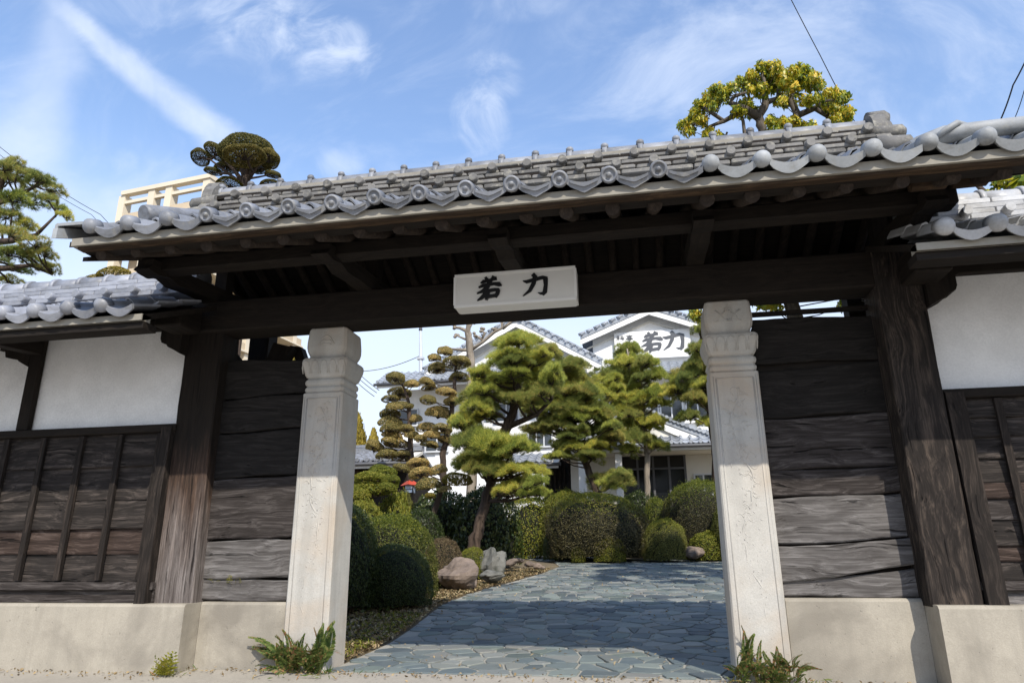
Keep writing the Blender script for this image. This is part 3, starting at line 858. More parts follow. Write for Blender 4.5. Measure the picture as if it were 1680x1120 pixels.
# carved brackets at the outer faces of the posts
for sgn, x in ((-1, -2.74), (1, 3.50)):
    mb = MB()
    poly = [(0, 2.62), (.06, 2.655), (.13, 2.69), (.15, 2.715), (.20, 2.735), (.215, 2.77), (.215, 2.85), (.24, 2.86), (.24, 3.02), (0, 3.02)]
    mb.prism([(x+sgn*a, b) for a, b in poly], -0.16, 0.08); mb.build('bracket', M['wood_dark_z'], gate)
    mb = MB(); mb.box(x-.16 if sgn > 0 else x-.10, x+.10 if sgn > 0 else x+.16, -.42, -.12, 2.80, 3.02, .012); mb.build('beam_end', M['wood_dark_y'], gate)
# wide side boards between post and stone pillar
def plank(x0, x1, zl0, zl1, zr0, zr1, y, th, mat, par, name='plank', wob=.010, n=10, tilt=0.0, round_=0.008):
    mb = MB(); rings = []
    ph, ph2 = rnd.uniform(0, 6), rnd.uniform(0, 6)
    for k in range(n+1):
        t = k/n; x = x0+(x1-x0)*t
        b = zl0+(zr0-zl0)*t+wob*math.sin(3.1*t*2+ph)*.7+jig(wob*.25); c = zl1+(zr1-zl1)*t+wob*math.sin(2.6*t*2+ph2)*.7+jig(wob*.25)
        yo = y+.006*math.sin(4*t+ph)
        m_ = (b+c)/2
        rings.append([(x, yo+tilt*-.5+round_, b), (x, yo-tilt*.5, b+.010), (x, yo-.003, m_), (x, yo+tilt*.5, c-.010), (x, yo+tilt*.5+round_, c), (x, yo+th, c), (x, yo+th, b)])
    mb.loft(rings)
    return mb.build(name, mat, par)
g = .006
lx0, lx1 = -2.404, -1.60
for (a0, a1, b0, b1, mt) in ((.51, .675, .51, .68, 'plank_grey'), (.685, .99, .69, 1.00, 'plank_grey'), (1.00, 1.50, 1.02, 1.53, 'plank_mid'),
                             (1.515, 1.91, 1.545, 1.935, 'plank_dark'), (1.92, 2.22, 1.945, 2.25, 'plank_dark'), (2.235, 2.60, 2.26, 2.565, 'plank_dark')):
    plank(lx0, lx1, a0, a1, b0, b1, 0.075+jig(.012), .045, M[mt], gate)
rx0, rx1 = 2.255, 3.17
for (a0, a1, b0, b1, mt) in ((.55, .66, .55, .74, 'plank_grey'), (.645, .90, .765, .945, 'plank_grey'), (.915, 1.25, .955, 1.27, 'plank_grey'), (1.26, 1.45, 1.28, 1.47, 'plank_mid'),
                             (1.46, 1.855, 1.48, 1.875, 'plank_mid'), (1.865, 2.24, 1.885, 2.285, 'plank_dark'), (2.31, 2.68, 2.30, 2.66, 'plank_dark')):
    plank(rx0, rx1, a0, a1, b0, b1, 0.10+jig(.012)-(.03 if b0 == .765 else 0), .045, M[mt], gate)
mb = MB(); mb.box(rx0-.1, rx1, .16, .20, 2.73, 2.765); mb.build('rail', M['wood_dark_x'], gate)
mb = MB(); mb.box(lx0-.01, lx1, .148, .19, 0.5, 2.5); mb.build('backing_board', M['wood_dark_x'], gate)
mb = MB(); mb.box(rx0, rx1, .148, .19, 0.5, 2.62); mb.build('backing_board', M['wood_dark_x'], gate)
# concrete plinths under the side boards
def plinth(name, x0, x1, y0, y1, z0, z1, par, n=8):
    mb = MB(); rings = []
    for k in range(n+1):
        x = x0+(x1-x0)*k/n; w = jig(.006); b = .022
        rings.append([(x, y0-.012+w, z0), (x, y0+w, z1-b), (x, y0+b*.5+w, z1-.006), (x, y0+b+w*.5, z1), (x, y1, z1), (x, y1, z0)])
    mb.loft(rings); return mb.build(name, M['concrete'], par)
plinth('plinth', -2.37, -1.59, 0.04, 0.30, -0.12, 0.505, gate)
plinth('plinth', 2.26, 3.178, 0.04, 0.30, -0.12, 0.545, gate)

# ------------------------------------------------------------------ stone pillars
def stone_pillar(x, label, mark):
    t = thing('stone_pillar', label, 'pillar', (x, 0.185, 0.0), 'carved stone pillars of the gate')
    hw = 0.186
    def sq(h, z, b=.012): return [(x-h+b, .185-h, z), (x+h-b, .185-h, z), (x+h, .185-h+b, z), (x+h, .185+h-b, z), (x+h-b, .185+h, z), (x-h+b, .185+h, z), (x-h, .185+h-b, z), (x-h, .185-h+b, z)]
    mb = MB(); mb.loft([sq(hw+.004, -.15), sq(hw+.003, .3), sq(hw, 1.2), sq(hw-.001, 2.225), sq(hw-.006, 2.232)]); mb.build('shaft', M['pillar'], t)
    prof = [(.165, 2.232), (.176, 2.245), (.180, 2.262), (.180, 2.275), (.172, 2.288), (.168, 2.296), (.178, 2.306), (.183, 2.325), (.180, 2.345), (.170, 2.358), (.163, 2.366),
            (.176, 2.376), (.186, 2.395), (.196, 2.43), (.208, 2.47), (.213, 2.51), (.208, 2.535), (.196, 2.548), (.170, 2.556), (.164, 2.572), (.172, 2.59), (.182, 2.615), (.188, 2.65), (.188, 2.70), (.182, 2.78), (.178, 2.815), (.172, 2.828)]
    mb = MB(); mb.loft([sq(h, z, .02) for h, z in prof], True, False); mb.build('capital', M['pillar'], t)
    yf = .185-hw
    # lotus petals round the flare
    mb = MB()
    for k in range(5):
        cx = x-.165+.0825*k
        for dx in (-.026, .026):
            mb.tube([(cx+dx*1.2, .185-.190, 2.405), (cx+dx*1.35, .185-.204, 2.46), (cx+dx*.9, .185-.211, 2.505), (cx, .185-.212, 2.522)], [.004, .006, .006, .004], 6)
    mb.build('petal_carving', M['pillar'], t)
    # worn relief along the shaft: border fillets and a running scroll
    mb = MB(); bw = hw-.045
    for sx in (-1, 1):
        mb.tube([(x+sx*bw, yf+.002, .12), (x+sx*bw, yf+.002, 2.18)], .0065, 6)
        mb.tube([(x+sx*(bw+.022), yf+.002, .12), (x+sx*(bw+.022), yf+.002, 2.2)], .004, 6)
    mb.tube([(x-bw, yf+.002, 2.18), (x+bw, yf+.002, 2.18)], .0065, 6)
    mb.build('border_carving', M['pillar'], t)
    mb = MB(); ph = rnd.uniform(0, 6)
    zz_ = np.linspace(.2, 2.1, 120)
    mb.tube([(x+.055*math.sin(zz*7.2+ph)+.012*math.sin(zz*23), yf+.003, zz) for zz in zz_], [.0062+.0022*math.sin(zz*31) for zz in zz_], 6)
    for k in range(34):
        zc = .22+k*.056; sd = 1 if math.sin(zc*7.2+ph) < 0 else -1
        cx = x+.055*math.sin(zc*7.2+ph)
        for q in range(2):
            pts = []; R_ = rnd.uniform(.034, .052); s2 = sd if q == 0 else -sd
            if q and R_ > .045: continue
            for t_ in np.linspace(0, 4.6, 16):
                rr = R_*(1-t_/6.0)
                pts.append((cx+s2*(.045-rr*math.cos(t_)*.9), yf+.003, zc+q*.05+rr*math.sin(t_)*(1 if k % 2 else -1)))
            mb.tube(pts, [.0064-.0034*i/15 for i in range(16)], 6)
        for q in range(3):
            a = rnd.uniform(0, 6.3); lx, lz = x+jig(.10), zc+jig(.05)
            mb.tube([(lx, yf+.003, lz), (lx+.018*math.cos(a), yf+.001, lz+.018*math.sin(a)), (lx+.04*math.cos(a+.4), yf+.003, lz+.04*math.sin(a+.4))], [.002, .0052, .002], 6)
    mb.build('scroll_carving', M['pillar'], t)
    mb = MB(); ye = .185-.187; cz = 2.70
    if mark == 'cloud':
        arcs = [[(x-.075, cz-.03), (x-.055, cz+.0), (x-.035, cz+.035), (x, cz+.052), (x+.035, cz+.035), (x+.055, cz), (x+.078, cz-.03)],
                [(x-.05, cz-.012), (x-.02, cz+.012), (x+.01, cz-.004), (x+.035, cz+.006), (x+.055, cz-.02)], [(x-.055, cz-.03), (x, cz-.022), (x+.05, cz-.034)]]
    else:
        arcs = []
        for dx in (-.052, .052):
            arcs += [[(x+dx-.045, cz+.045), (x+dx-.01, cz+.005), (x+dx-.03, cz-.045), (x+dx-.05, cz-.05)], [(x+dx+.04, cz+.045), (x+dx, cz+.01), (x+dx+.02, cz-.04), (x+dx+.045, cz-.05)]]
        arcs += [[(x-.02, cz+.03), (x-.02, cz+.06), (x+.02, cz+.06), (x+.02, cz+.03)], [(x-.012, cz-.03), (x, cz-.05), (x+.012, cz-.03)]]
    for a in arcs: mb.tube([(p[0], ye, p[1]) for p in a], .006, 6)
    mb.build('emblem_carving', M['pillar'], t)
    return t
stone_pillar(-1.405, 'carved stone gate pillar with cloud emblem, beside the hanging ferns on the left', 'cloud')
stone_pillar(2.063, 'carved stone gate pillar with crossed flower emblem, right of the driveway', 'cross')

# ------------------------------------------------------------------ sign
def stroke(mb, pts, y, th=.006):
    n = len(pts); L = []; Rr = []
    for i in range(n):
        a = pts[max(i-1, 0)]; b = pts[min(i+1, n-1)]
        dx, dz = b[0]-a[0], b[1]-a[1]; l = math.hypot(dx, dz) or 1
        nx, nz = -dz/l, dx/l; w = pts[i][2]/2
        L.append((pts[i][0]+nx*w, pts[i][1]+nz*w)); Rr.append((pts[i][0]-nx*w, pts[i][1]-nz*w))
    for i in range(n-1):
        q = [L[i], L[i+1], Rr[i+1], Rr[i]]
        yy = y-0.0004*i
        mb.add([(p[0], yy, p[1]) for p in q]+[(p[0], y+th, p[1]) for p in q], [(0, 1, 2, 3), (0, 4, 5, 1), (1, 5, 6, 2), (2, 6, 7, 3), (3, 7, 4, 0)])
WAKA = [[(515, 362, 14), (540, 347, 34), (600, 338, 27), (668, 325, 36)], [(560, 306, 24), (580, 335, 32), (592, 368, 24)], [(642, 303, 34), (624, 335, 28), (604, 365, 18)],
        [(498, 404, 14), (540, 387, 34), (640, 378, 28), (690, 386, 44), (714, 402, 12)], [(608, 345, 28), (585, 400, 40), (540, 443, 36), (482, 463, 8)],
        [(592, 425, 28), (560, 478, 44), (522, 513, 30), (486, 533, 6)], [(585, 446, 28), (650, 438, 28), (690, 446, 34)], [(686, 440, 30), (674, 480, 36), (655, 512, 24)],
        [(592, 450, 32), (582, 490, 36), (572, 533, 22)], [(575, 505, 28), (668, 494, 28)]]
RIKI = [[(897, 345, 10), (930, 356, 34), (1000, 341, 36), (1080, 325, 36), (1118, 341, 40)], [(1104, 335, 46), (1106, 400, 36), (1096, 468, 42), (1078, 498, 14)],
        [(1094, 478, 34), (1055, 480, 20), (1032, 468, 4)], [(988, 287, 38), (1010, 312, 44), (995, 380, 40), (960, 445, 32), (897, 493, 6)]]
def glyph(mb, strokes, x0, z0, cx, cz, k, y):
    """strokes in chart units about (cx, cz) -> metres k per unit"""
    for j, s_ in enumerate(strokes):
        stroke(mb, [(x0+(px-cx)*k, z0-(pz-cz)*k, w*k) for px, pz, w in s_], y-0.0022*j, .006+0.0022*j)
sg = thing('signboard', 'white box signboard with two black brush characters hung on the gate lintel', 'sign', (.36, -.3, 2.82))
sx0, sx1, sz0, sz1, syf, syb = -0.15, 0.87, 2.815, 3.105, -0.305, -0.125
mb = MB(); mb.box(sx0, sx1, syf, syb, sz0, sz1, .012); mb.build('box', M['sign_white'], sg)
mb = MB()
for a in ((sx0+.004, sx1-.004, syf-.006, syf+.004, sz0-.002, sz0+.022), (sx0+.004, sx1-.004, syf-.006, syf+.004, sz1-.018, sz1+.002), (sx0-.003, sx0+.018, syf-.005, syf+.004, sz0+.023, sz1-.019), (sx1-.018, sx1+.003, syf-.005, syf+.004, sz0+.023, sz1-.019)):
    mb.box(*a)
mb.build('rim', M['white_paint'], sg)
k = 1.02/1130
mb = MB(); glyph(mb, WAKA, sx0+.303, 2.965, 600, 418, k, syf-.004); mb.build('character', M['black_ink'], sg)
mb = MB(); glyph(mb, RIKI, sx0+.685, 2.965, 1010, 392, k, syf-.004); mb.build('character', M['black_ink'], sg)
mb = MB()
for x in (sx0+.12, sx1-.12):
    mb.box(x-.012, x+.012, -.13, -.095, 3.02, 3.14)
mb.build('hanger', M['copper'], sg)

# ------------------------------------------------------------------ wing walls
WX0, WX1, WS = -2.73, 3.57, .300
def wing(label, xa, xb, side):
    """xa = end at the gate, xb = far end"""
    x0, x1 = min(xa, xb), max(xa, xb)
    TM = M['tile_wing'] if side < 0 else M['tile_pale']
    em, tm = (me_eave_wing, me_tile_wing) if side < 0 else (me_eave_pale, me_tile_pale)
    w = thing('plaster_wall', label, 'wall', ((x0+x1)/2, 0.1, 0), 'walls beside the gate')
    plinth('plinth', x0-(0 if side < 0 else .33), x1+(.375 if side < 0 else 0), -0.17 if side < 0 else -.21, 0.30, -0.35, 0.50 if side < 0 else 0.515, w, 30)
    mb = MB(); mb.box(x0, x1, 0.02, 0.18, 1.5, 2.97); mb.build('plaster', M['plaster'], w)
    mb = MB(); mb.box(x0, x1, -0.055, 0.02, 2.90, 3.02, .008); mb.build('top_rail', M['wood_dark_x'], w)
    mb = MB(); mb.box(x0, x1, -.66, -.54, 2.69 if side < 0 else 2.775, 2.775 if side < 0 else 2.86, .01); mb.build('eave_purlin', M['wood_dark_x'], w)
    mb = MB(); mb.box(x0, x1, -0.07, 0.019, 1.93, 2.00, .008); mb.build('cap_rail', M['wood_dark_x'], w)
    mb = MB(); mb.box(x0, x1, 0.0, 0.16, 0.5, 1.93); mb.build('backing', M['wood_dark_x'], w)
    mb = MB(); mb.box(x0, x1, -0.10, -0.001, .60, .665, .008); mb.build('sill_rail', M['plank_mid'], w)
    mb = MB(); mb.box(x0, x1, -0.06, -0.001, .505, .598); mb.build('sill_board', M['plank_mid'] if side < 0 else M['plank_grey'], w)
    # clapboards
    if side < 0: rows = [.675, .905, 1.115, 1.36, 1.65, 1.925]; mats = ['clap', 'clap_red', 'clap', 'clap', 'clap']
    else: rows = [.675, .80, .905, 1.08, 1.225, 1.33, 1.50, 1.66, 1.80, 1.925]; mats = ['clap', 'clap_red', 'clap', 'plank_mid', 'clap_red', 'clap', 'clap', 'clap', 'clap']
    step = 2.2
    xs = np.arange(x0, x1+.01, step); xs[-1] = x1
    for i in range(len(rows)-1):
        for j in range(len(xs)-1):
            plank(xs[j]+.002, xs[j+1]-.002, rows[i]-.012, rows[i+1]+.008, rows[i]-.012, rows[i+1]+.008, -.024+jig(.003), .016, M[mats[i]], w, 'clapboard', .004, 8, .02, .004)
    # battens
    sp = 0.395 if side < 0 else .33
    x = xa+side*(.16 if side < 0 else .36)
    if side < 0: x = -2.90
    while x0 < x < x1:
        mb = MB(); b = .026
        mb.prism_x([(-.085, .68), (-.062, 1.92), (-.036, 1.92), (-.050, .68)], x-b, x+b); mb.build('batten', M['batten'], w)
        x += side*sp
    # heavy end stile leaning on the gate post
    a, b = (-2.86, -2.765) if side < 0 else (3.515, 3.64)
    mb = MB(); mb.prism_x([(-.15, .48), (-.10, 1.97), (-.02, 1.97), (-.05, .48)], a, b); mb.build('end_stile', M['batten'], w)
    # wall posts with their small brackets
    x = xa+side*1.62
    while x0 < x < x1:
        mb = MB(); mb.box(x-.065, x+.065, -.045, .015, 2.001, 2.899, .008); mb.build('wall_post', M['wood_dark_z'], w)
        mb = MB(); mb.prism_x([(-.72, 2.68), (-.70, 2.76), (-.003, 2.86), (-.003, 2.74)], x-.06, x+.06); mb.build('roof_arm', M['wood_dark_y'], w)
        mb = MB(); mb.prism([(x-.065, 2.62), (x-.18, 2.68), (x-.20, 2.70), (x-.34, 2.73), (x-.36, 2.80), (x-.42, 2.80), (x-.42, 2.898), (x-.065, 2.898)], -.044, -.002)
        mb.build('bracket', M['wood_dark_z'], w)
        x += side*1.72
    # little tiled roof
    ey, ez, s = -1.12, 2.700 if side < 0 else 2.785, .42
    ry = .10
    rz = lambda y: ez+s*(y-ey)
    mb = MB(); mb.prism_x([(ey+.03, ez-.05), (ry, rz(ry)-.05), (2*ry-ey-.03, ez-.05), (2*ry-ey-.03, ez-.10), (ry, rz(ry)-.10), (ey+.03, ez-.10)], x0, x1)
    r_ = mb.build('wall_roof', M['wood_dark_x'], w)
    ex0 = x0-(.40 if side > 0 else 0); ex1 = x1+(.34 if side < 0 else 0)
    mb = MB(); mb.prism_x([(ey+.03, ez-.05), (-.18, rz(-.18)-.05), (-.18, rz(-.18)-.10), (ey+.03, ez-.10)], x1+.002 if side < 0 else ex0, ex1 if side < 0 else x0-.002); mb.build('roof_end', M['wood_dark_x'], r_)
    mb = MB(); mb.box(ex0, ex1, ey+.02, ey+.12, ez-.095, ez-.045); mb.build('eave_mortar', M['eave_plaster'], w)
    mb = MB(); mb.box(ex0, ex1, ey+.05, ey+.2, ez-.15, ez-.097); mb.build('eave_board', M['wood_dark_x'], w)
    x = x0+.12
    while x < x1:
        mb = MB(); mb.prism_x([(ey+.1, ez-.135), (ey+.1, ez-.092), (.03, rz(.03)-.10), (.03, rz(.03)-.145)], x-.02, x+.02); mb.build('rafter', M['wood_dark_y'], w); x += .4
    slv = Vector((0, 1, s)).normalized()
    n = int((x1-x0)/TW)
    for i in range(n):
        xx = (WX0-WS*i) if side < 0 else (WX1+WS*(i-1))
        if xx < ex0-.35 or xx > ex1: continue
        inst('eave_tile', em, r_, slope_frame((xx, ey-.02, ez+jig(.003)), (1, 0, jig(.015)), (0, 1, s)))
        for k in (1, 2, 3, 4):
            if k > 2 and not (x0+.1 < xx < x1-.1): continue
            inst('roof_tile', tm, r_, slope_frame(Vector((xx, ey, ez+.012))+slv*(.265*k), (1, 0, jig(.015)), (0, 1, s)))
    mb = MB(); p = s_profile(TW, 8)
    for i in range(n):
        for k in range(5):
            xx = x0+.1+TW*i
            m = slope_frame(Vector((xx, 2*ry-ey, ez+.012))+Vector((0, -1, s)).normalized()*(.265*k), (-1, 0, 0), (0, -1, s))
            mb.loft([[tuple(m @ Vector((q, 0, zz+.022))) for q, zz in p], [tuple(m @ Vector((q, .31, zz))) for q, zz in p]], False, False, closed=False)
    mb.build('rear_tiles', TM, r_)['kind'] = 'stuff'
    zt = rz(ry)+.025
    for c, hw in enumerate((.21, .185, .165, .145)):
        x = x0+(.2 if c % 2 else 0)
        while x < x1-.04:
            L = min(.42, x1-x)
            mb = MB(); mb.box(x+.002, x+L-.002, ry-hw, ry+hw, zt, zt+.046, .006); mb.build('ridge_tile', TM, r_); x += .422
        zt += .052
        if c == 0:
            x = (WX0-.3 if side < 0 else WX1+.02)
            while x0 < x < x1:
                mb = MB(); mb.tube([(x, ry-.28, zt-.005), (x, ry-.255, zt-.005), (x, ry-.1, zt-.005)], [.036, .040, .030], 10); mb.build('ridge_round_end', TM, r_); x += side*WS
    x = x0
    while x < x1-.03:
        L = min(.30, x1-x); zc = zt+.012
        def arc(xx, r): return [(xx, ry+r*math.cos(t), zc+r*math.sin(t)) for t in np.linspace(-.2, math.pi+.2, 12)]
        mb = MB(); mb.loft([arc(x, .098), arc(x+L-.002, .094)], True, True); mb.build('ridge_cap_tile', TM, r_)
        mb = MB(); mb.loft([arc(x-.02, .1), arc(x-.018, .112), arc(x+.018, .112), arc(x+.02, .1)], True, True); mb.build('ridge_collar', TM, r_)
        x += .30
    return w
wing('white plaster wall over dark clapboards with tiled coping, left of the gate', -2.75, -9.5, -1)
wing('white plaster wall over dark clapboards with tiled coping, right of the gate', 3.51, 8.8, 1)
# ------------------------------------------------------------------ house behind the garden
BY = 22.0
def BX(px, py, y=BY): return float(at(px, py, y)[0])
def BZ(px, py, y=BY): return float(at(px, py, y)[2])
house = thing('inn_building', 'two storey white plastered inn with grey tiled gables behind the garden pines', 'building', (0, BY, 1.0))
def far_tiles(mb, p0, u, v, nu, nv, w=.30, l=.28, n=5):
    """rows of curved pan tiles laid from p0 along u (across) and v (up the slope)"""
    u = Vector(u).normalized(); v = Vector(v).normalized(); nn = u.cross(v).normalized()
    if nn.z < 0: nn = -nn
    prof = s_profile(w, n)
    for j in range(nv):
        for i in range(nu):
            o = Vector(p0)+u*(w*i)+v*(l*j)
            a = [o+u*x+nn*(z+.035) for x, z in prof]; b = [o+u*x+v*(l+.03)+nn*(z+.008) for x, z in prof]
            f = [o+u*x+nn*(z-.01) for x, z in prof]
            mb.loft([f, a, b], False, False, closed=False)
def gable_block(x0, x1, xr, ze, zr, yf, yb, par, ovx=.45, ovy=.55, zb=1.0, wall=M['plaster']):
    """gable-fronted block: wall, barge boards, two tiled slopes, ridge"""
    sl_, sr = (zr-ze)/(xr-x0), (zr-ze)/(x1-xr)
    mb = MB(); mb.prism([(x0, zb), (x1, zb), (x1, ze), (xr, zr), (x0, ze)], yf, yb)
    mb.build('wall', wall, par)
    rf = None
    for sgn, xe, s in ((-1, x0, sl_), (1, x1, sr)):
        xo, zo = xe+sgn*ovx, ze-s*ovx
        mb = MB(); mb.prism([(xr, zr+.02), (xr, zr+.16), (xo, zo+.16), (xo, zo+.02)], yf-ovy, yb)
        rf = mb.build('roof', M['tile_far'], par)
        mb = MB(); mb.prism([(xr, zr-.22), (xr, zr+.015), (xo, zo+.015), (xo, zo-.20)], yf-ovy+.03, yf-ovy+.09); mb.build('barge_board', M['white_paint'], par)
        mb = MB(); mb.prism([(xr, zr-.40), (xr, zr-.345), (xo-sgn*.2, zo-.325+s*.2), (xo-sgn*.2, zo-.38+s*.2)], yf-.09, yf-.002); mb.build('barge_mould', M['shade_wall'], par)
        # tiled surface
        mb = MB(); L = math.hypot(xo-xr, zo-zr)
        v = Vector((-sgn*(abs(xo-xr)), 0, zr-zo))
        far_tiles(mb, (xo, yf-ovy+.22, zo+.15), (0, 1, 0), v, int((yb-yf+ovy)/.3), int(L/.28))
        mb.build('roof_tiles', M['tile_far'], rf)['kind'] = 'stuff'
        nv = int(L/.30)
        for k in range(nv):
            c = Vector((xr+sgn*.10, yf-ovy, zr+.19))+Vector((sgn*abs(xo-xr), 0, zo-zr)).normalized()*(L/nv*k)
            d = Vector((sgn*abs(xo-xr), 0, zo-zr)).normalized()*(L/nv-.03)
            mb = MB(); mb.tube([c, c+d], [.06, .06], 8); mb.tube([c+Vector((0, -.09, -.03))+d*.5, c+Vector((0, .02, -.03))+d*.5], [.05, .05], 8)
            mb.build('verge_tile', M['tile_far'], rf)
    mb = MB(); mb.box(xr-.13, xr+.13, yf-ovy-.02, yb, zr+.12, zr+.34, .02); mb.tube([(xr, yf-ovy-.05, zr+.36), (xr, yb, zr+.36)], .11, 10)
    rg = mb.build('ridge', M['tile_far'], par)
    mb = MB(); mb.box(xr-.24, xr+.24, yf-ovy-.12, yf-ovy-.02, zr+.05, zr+.36, .04)
    mb.tube([(xr, yf-ovy-.2, zr+.42), (xr, yf-ovy, zr+.42)], .13, 10)
    for q in (-1, 1): mb.tube([(xr+q*.24, yf-ovy-.16, zr+.14), (xr+q*.24, yf-ovy-.0, zr+.14)], .10, 8)
    mb.build('ridge_end_ornament', M['tile_far'], par)
# right gabled block, with the lettering
zr = BZ(1064, 514); xr = BX(1064, 514)
gx0, gx1 = xr-2.32, xr+2.32
ze = zr-2.32*.40
gable_block(gx0, gx1+.0, xr, ze, zr, BY, BY+9, house)
# board that carries the name
bx0, bx1 = BX(1008, 560), xr+1.55
bz0, bz1 = BZ(1064, 590), BZ(1064, 545)
mb = MB(); mb.box(bx0, bx1, BY-.20, BY-.003, bz0, bz1, .01); mb.build('name_board', M['white_paint'], house)
mb = MB(); kk = (BX(1090, 562)-BX(1053, 562))/235.0*.98
zc_ = BZ(1090, 562)
glyph(mb, WAKA, BX(1070, 564), zc_, 600, 418, kk, BY-.215)
glyph(mb, RIKI, BX(1105, 564), zc_, 1010, 392, kk, BY-.215)
mb.build('name_lettering', M['grey_ink'], house)
RYO = [[(20, 5, 9), (30, 22, 9)], [(62, 3, 9), (52, 22, 9)], [(5, 34, 10), (76, 32, 10)], [(41, 2, 11), (41, 98, 11)], [(40, 40, 9), (22, 66, 9), (4, 82, 4)], [(44, 42, 9), (60, 58, 9), (70, 66, 5)],
       [(98, 8, 9), (116, 22, 10)], [(92, 32, 9), (112, 46, 10)], [(84, 66, 10), (162, 56, 10)], [(136, 2, 11), (136, 98, 11)]]
TEI = [[(50, 0, 10), (50, 14, 10)], [(6, 18, 10), (96, 17, 10)], [(26, 28, 9), (74, 28, 9)], [(26, 28, 9), (28, 46, 9)], [(74, 28, 9), (72, 46, 9)], [(26, 46, 9), (74, 46, 9)], [(8, 56, 10), (94, 55, 10)], [(8, 56, 9), (4, 70, 7)],
       [(94, 55, 9), (92, 70, 7)], [(24, 70, 9), (78, 70, 9)], [(52, 70, 11), (52, 98, 11), (38, 92, 6)]]
mb = MB(); ks = (BX(1025, 558)-BX(1011, 558))/165.0
glyph(mb, RYO, BX(1018, 559), BZ(1018, 557), 82, 50, ks, BY-.215)
glyph(mb, TEI, BX(1033, 559), BZ(1033, 557), 50, 50, ks*1.35, BY-.215)
mb.build('small_lettering', M['grey_ink'], house)
# left gabled block, further forward
xl = BX(846, 527, BY-.8); zl = BZ(846, 527, BY-.8)
xle = BX(984, 597, BY-.8); zle = BZ(984, 597, BY-.8)
s_l = (zl-zle)/(xle-xl)
hw = (xle-xl)-.35
gable_block(xl-hw*1.15, xl+hw, xl, zl-hw*s_l, zl, BY-.25, BY+9, house, ovx=.40, ovy=.55)
mb = MB(); px_ = xle-.05
mb.tube([(px_, BY-.7, zle-.1), (px_, BY-.7, zle-1.0), (px_-.05, BY-.3, zle-1.5), (px_-.05, BY-.3, 1.0)], .05, 8); mb.build('downpipe', M['white_paint'], house)
# skirt roof under the gables (eaves of the upper floor)
def skirt(x0, x1, yw, zt, depth, fall, par, tile_objs=False, mat='tile_far', gutter=True):
    y0 = yw-depth; z0 = zt-fall
    mb = MB(); mb.prism_x([(y0, z0-.09), (y0, z0-.02), (yw, zt-.02), (yw, zt-.12)], x0, x1)
    r_ = mb.build('roof', M['shade_wall'], par)
    v = Vector((0, depth, fall)); L = v.length
    nu = int((x1-x0)/.30)
    if tile_objs:
        me_ = tile_mesh('skirt_tile', (x1-x0)/nu, .31, M[mat], n=8); nv = max(2, int(L/.27)); w_ = (x1-x0)/nu
        for i in range(nu):
            for j in range(nv):
                inst('roof_tile', me_, r_, slope_frame(Vector((x0+w_*(i+.15)+jig(.006), y0, z0))+v.normalized()*(L/nv*j)+Vector((0, 0, .02)), (1, 0, jig(.02)), v))
    else:
        mb = MB(); far_tiles(mb, (x0, y0-.03, z0), (1, 0, 0), v, nu, int(L/.28)+1); mb.build('roof_tiles', M[mat], r_)['kind'] = 'stuff'
    mb = MB()
    for i in range(nu):
        x = x0+(x1-x0)*(i+.1)/nu; mb.tube([(x, y0-.09, z0+.05), (x, y0+.02, z0+.05)], .06, 8)
    mb.build('eave_tile_ends', M[mat], r_)['kind'] = 'stuff'
    mb = MB(); mb.box(x0, x1, y0-.02, y0+.04, z0-.20, z0-.10); mb.build('fascia', M['white_paint'], par)
    if gutter:
        mb = MB(); mb.tube([(x0-.1, y0-.10, z0-.08), (x1+.1, y0-.10, z0-.08)], .055, 8); mb.build('gutter', M['copper'], par)
    return r_
zs_ = BZ(1064, 598)
skirt(BX(975, 600, BY-1)-.1, gx1+1.2, BY-.02, zs_+.0, 1.15, .62, house)
zt2 = BZ(700, 622, BY-.5)
skirt(BX(622, 645, BY-1.2), BX(975, 640, BY-1.2), BY-.27, BZ(870, 600, BY-.3), 1.2, .70, house)
# lower wall of the left range, set back
mb = MB(); mb.box(BX(640, 700, BY-.2), xl-hw*1.15-.01, BY-.2, BY+6, 1.0, BZ(700, 640, BY)); mb.build('wall', M['plaster'], house)
# upper windows
def window(x0, x1, z0, z1, y, par, n=2, glass=M['glass'], frame=M['alu'], fw=.05, bars=0, deep=.10):
    mb = MB(); mb.box(x0-.004, x1+.004, y-.012, y-.002, z0, z1); mb.cur = 0
    w_ = mb.build('window', glass, par)
    mb = MB(); d = y-.07
    mb.box(x0-fw, x1+fw, d, y-.003, z1, z1+fw); mb.box(x0-fw, x1+fw, d-.02, y-.003, z0-fw*1.3, z0); mb.box(x0-fw, x0, d, y-.003, z0+.001, z1-.001); mb.box(x1, x1+fw, d, y-.003, z0+.001, z1-.001)
    for i in range(1, n):
        x = x0+(x1-x0)*i/n; mb.box(x-fw*.5, x+fw*.5, d+.015, y-.013, z0+.002, z1-.002)
    if bars: mb.box(x0+.001, x1-.001, d+.018, y-.0135, z0+(z1-z0)*bars-fw*.3, z0+(z1-z0)*bars+fw*.3)
    mb.build('frame', frame, w_)
    return w_
yw = BY-.02
for a, b, n in ((1012, 1050, 2), (1056, 1078, 1), (1084, 1118, 2), (1126, 1162, 2)):
    window(BX(a, 660), BX(b, 660), BZ(1064, 690), BZ(1064, 645), yw, house, n)
mb = MB(); mb.box(BX(1000, 695)-.2, gx1, BY-.14, BY-.03, BZ(1064, 697), BZ(1064, 692)); mb.build('sill_band', M['white_paint'], house)
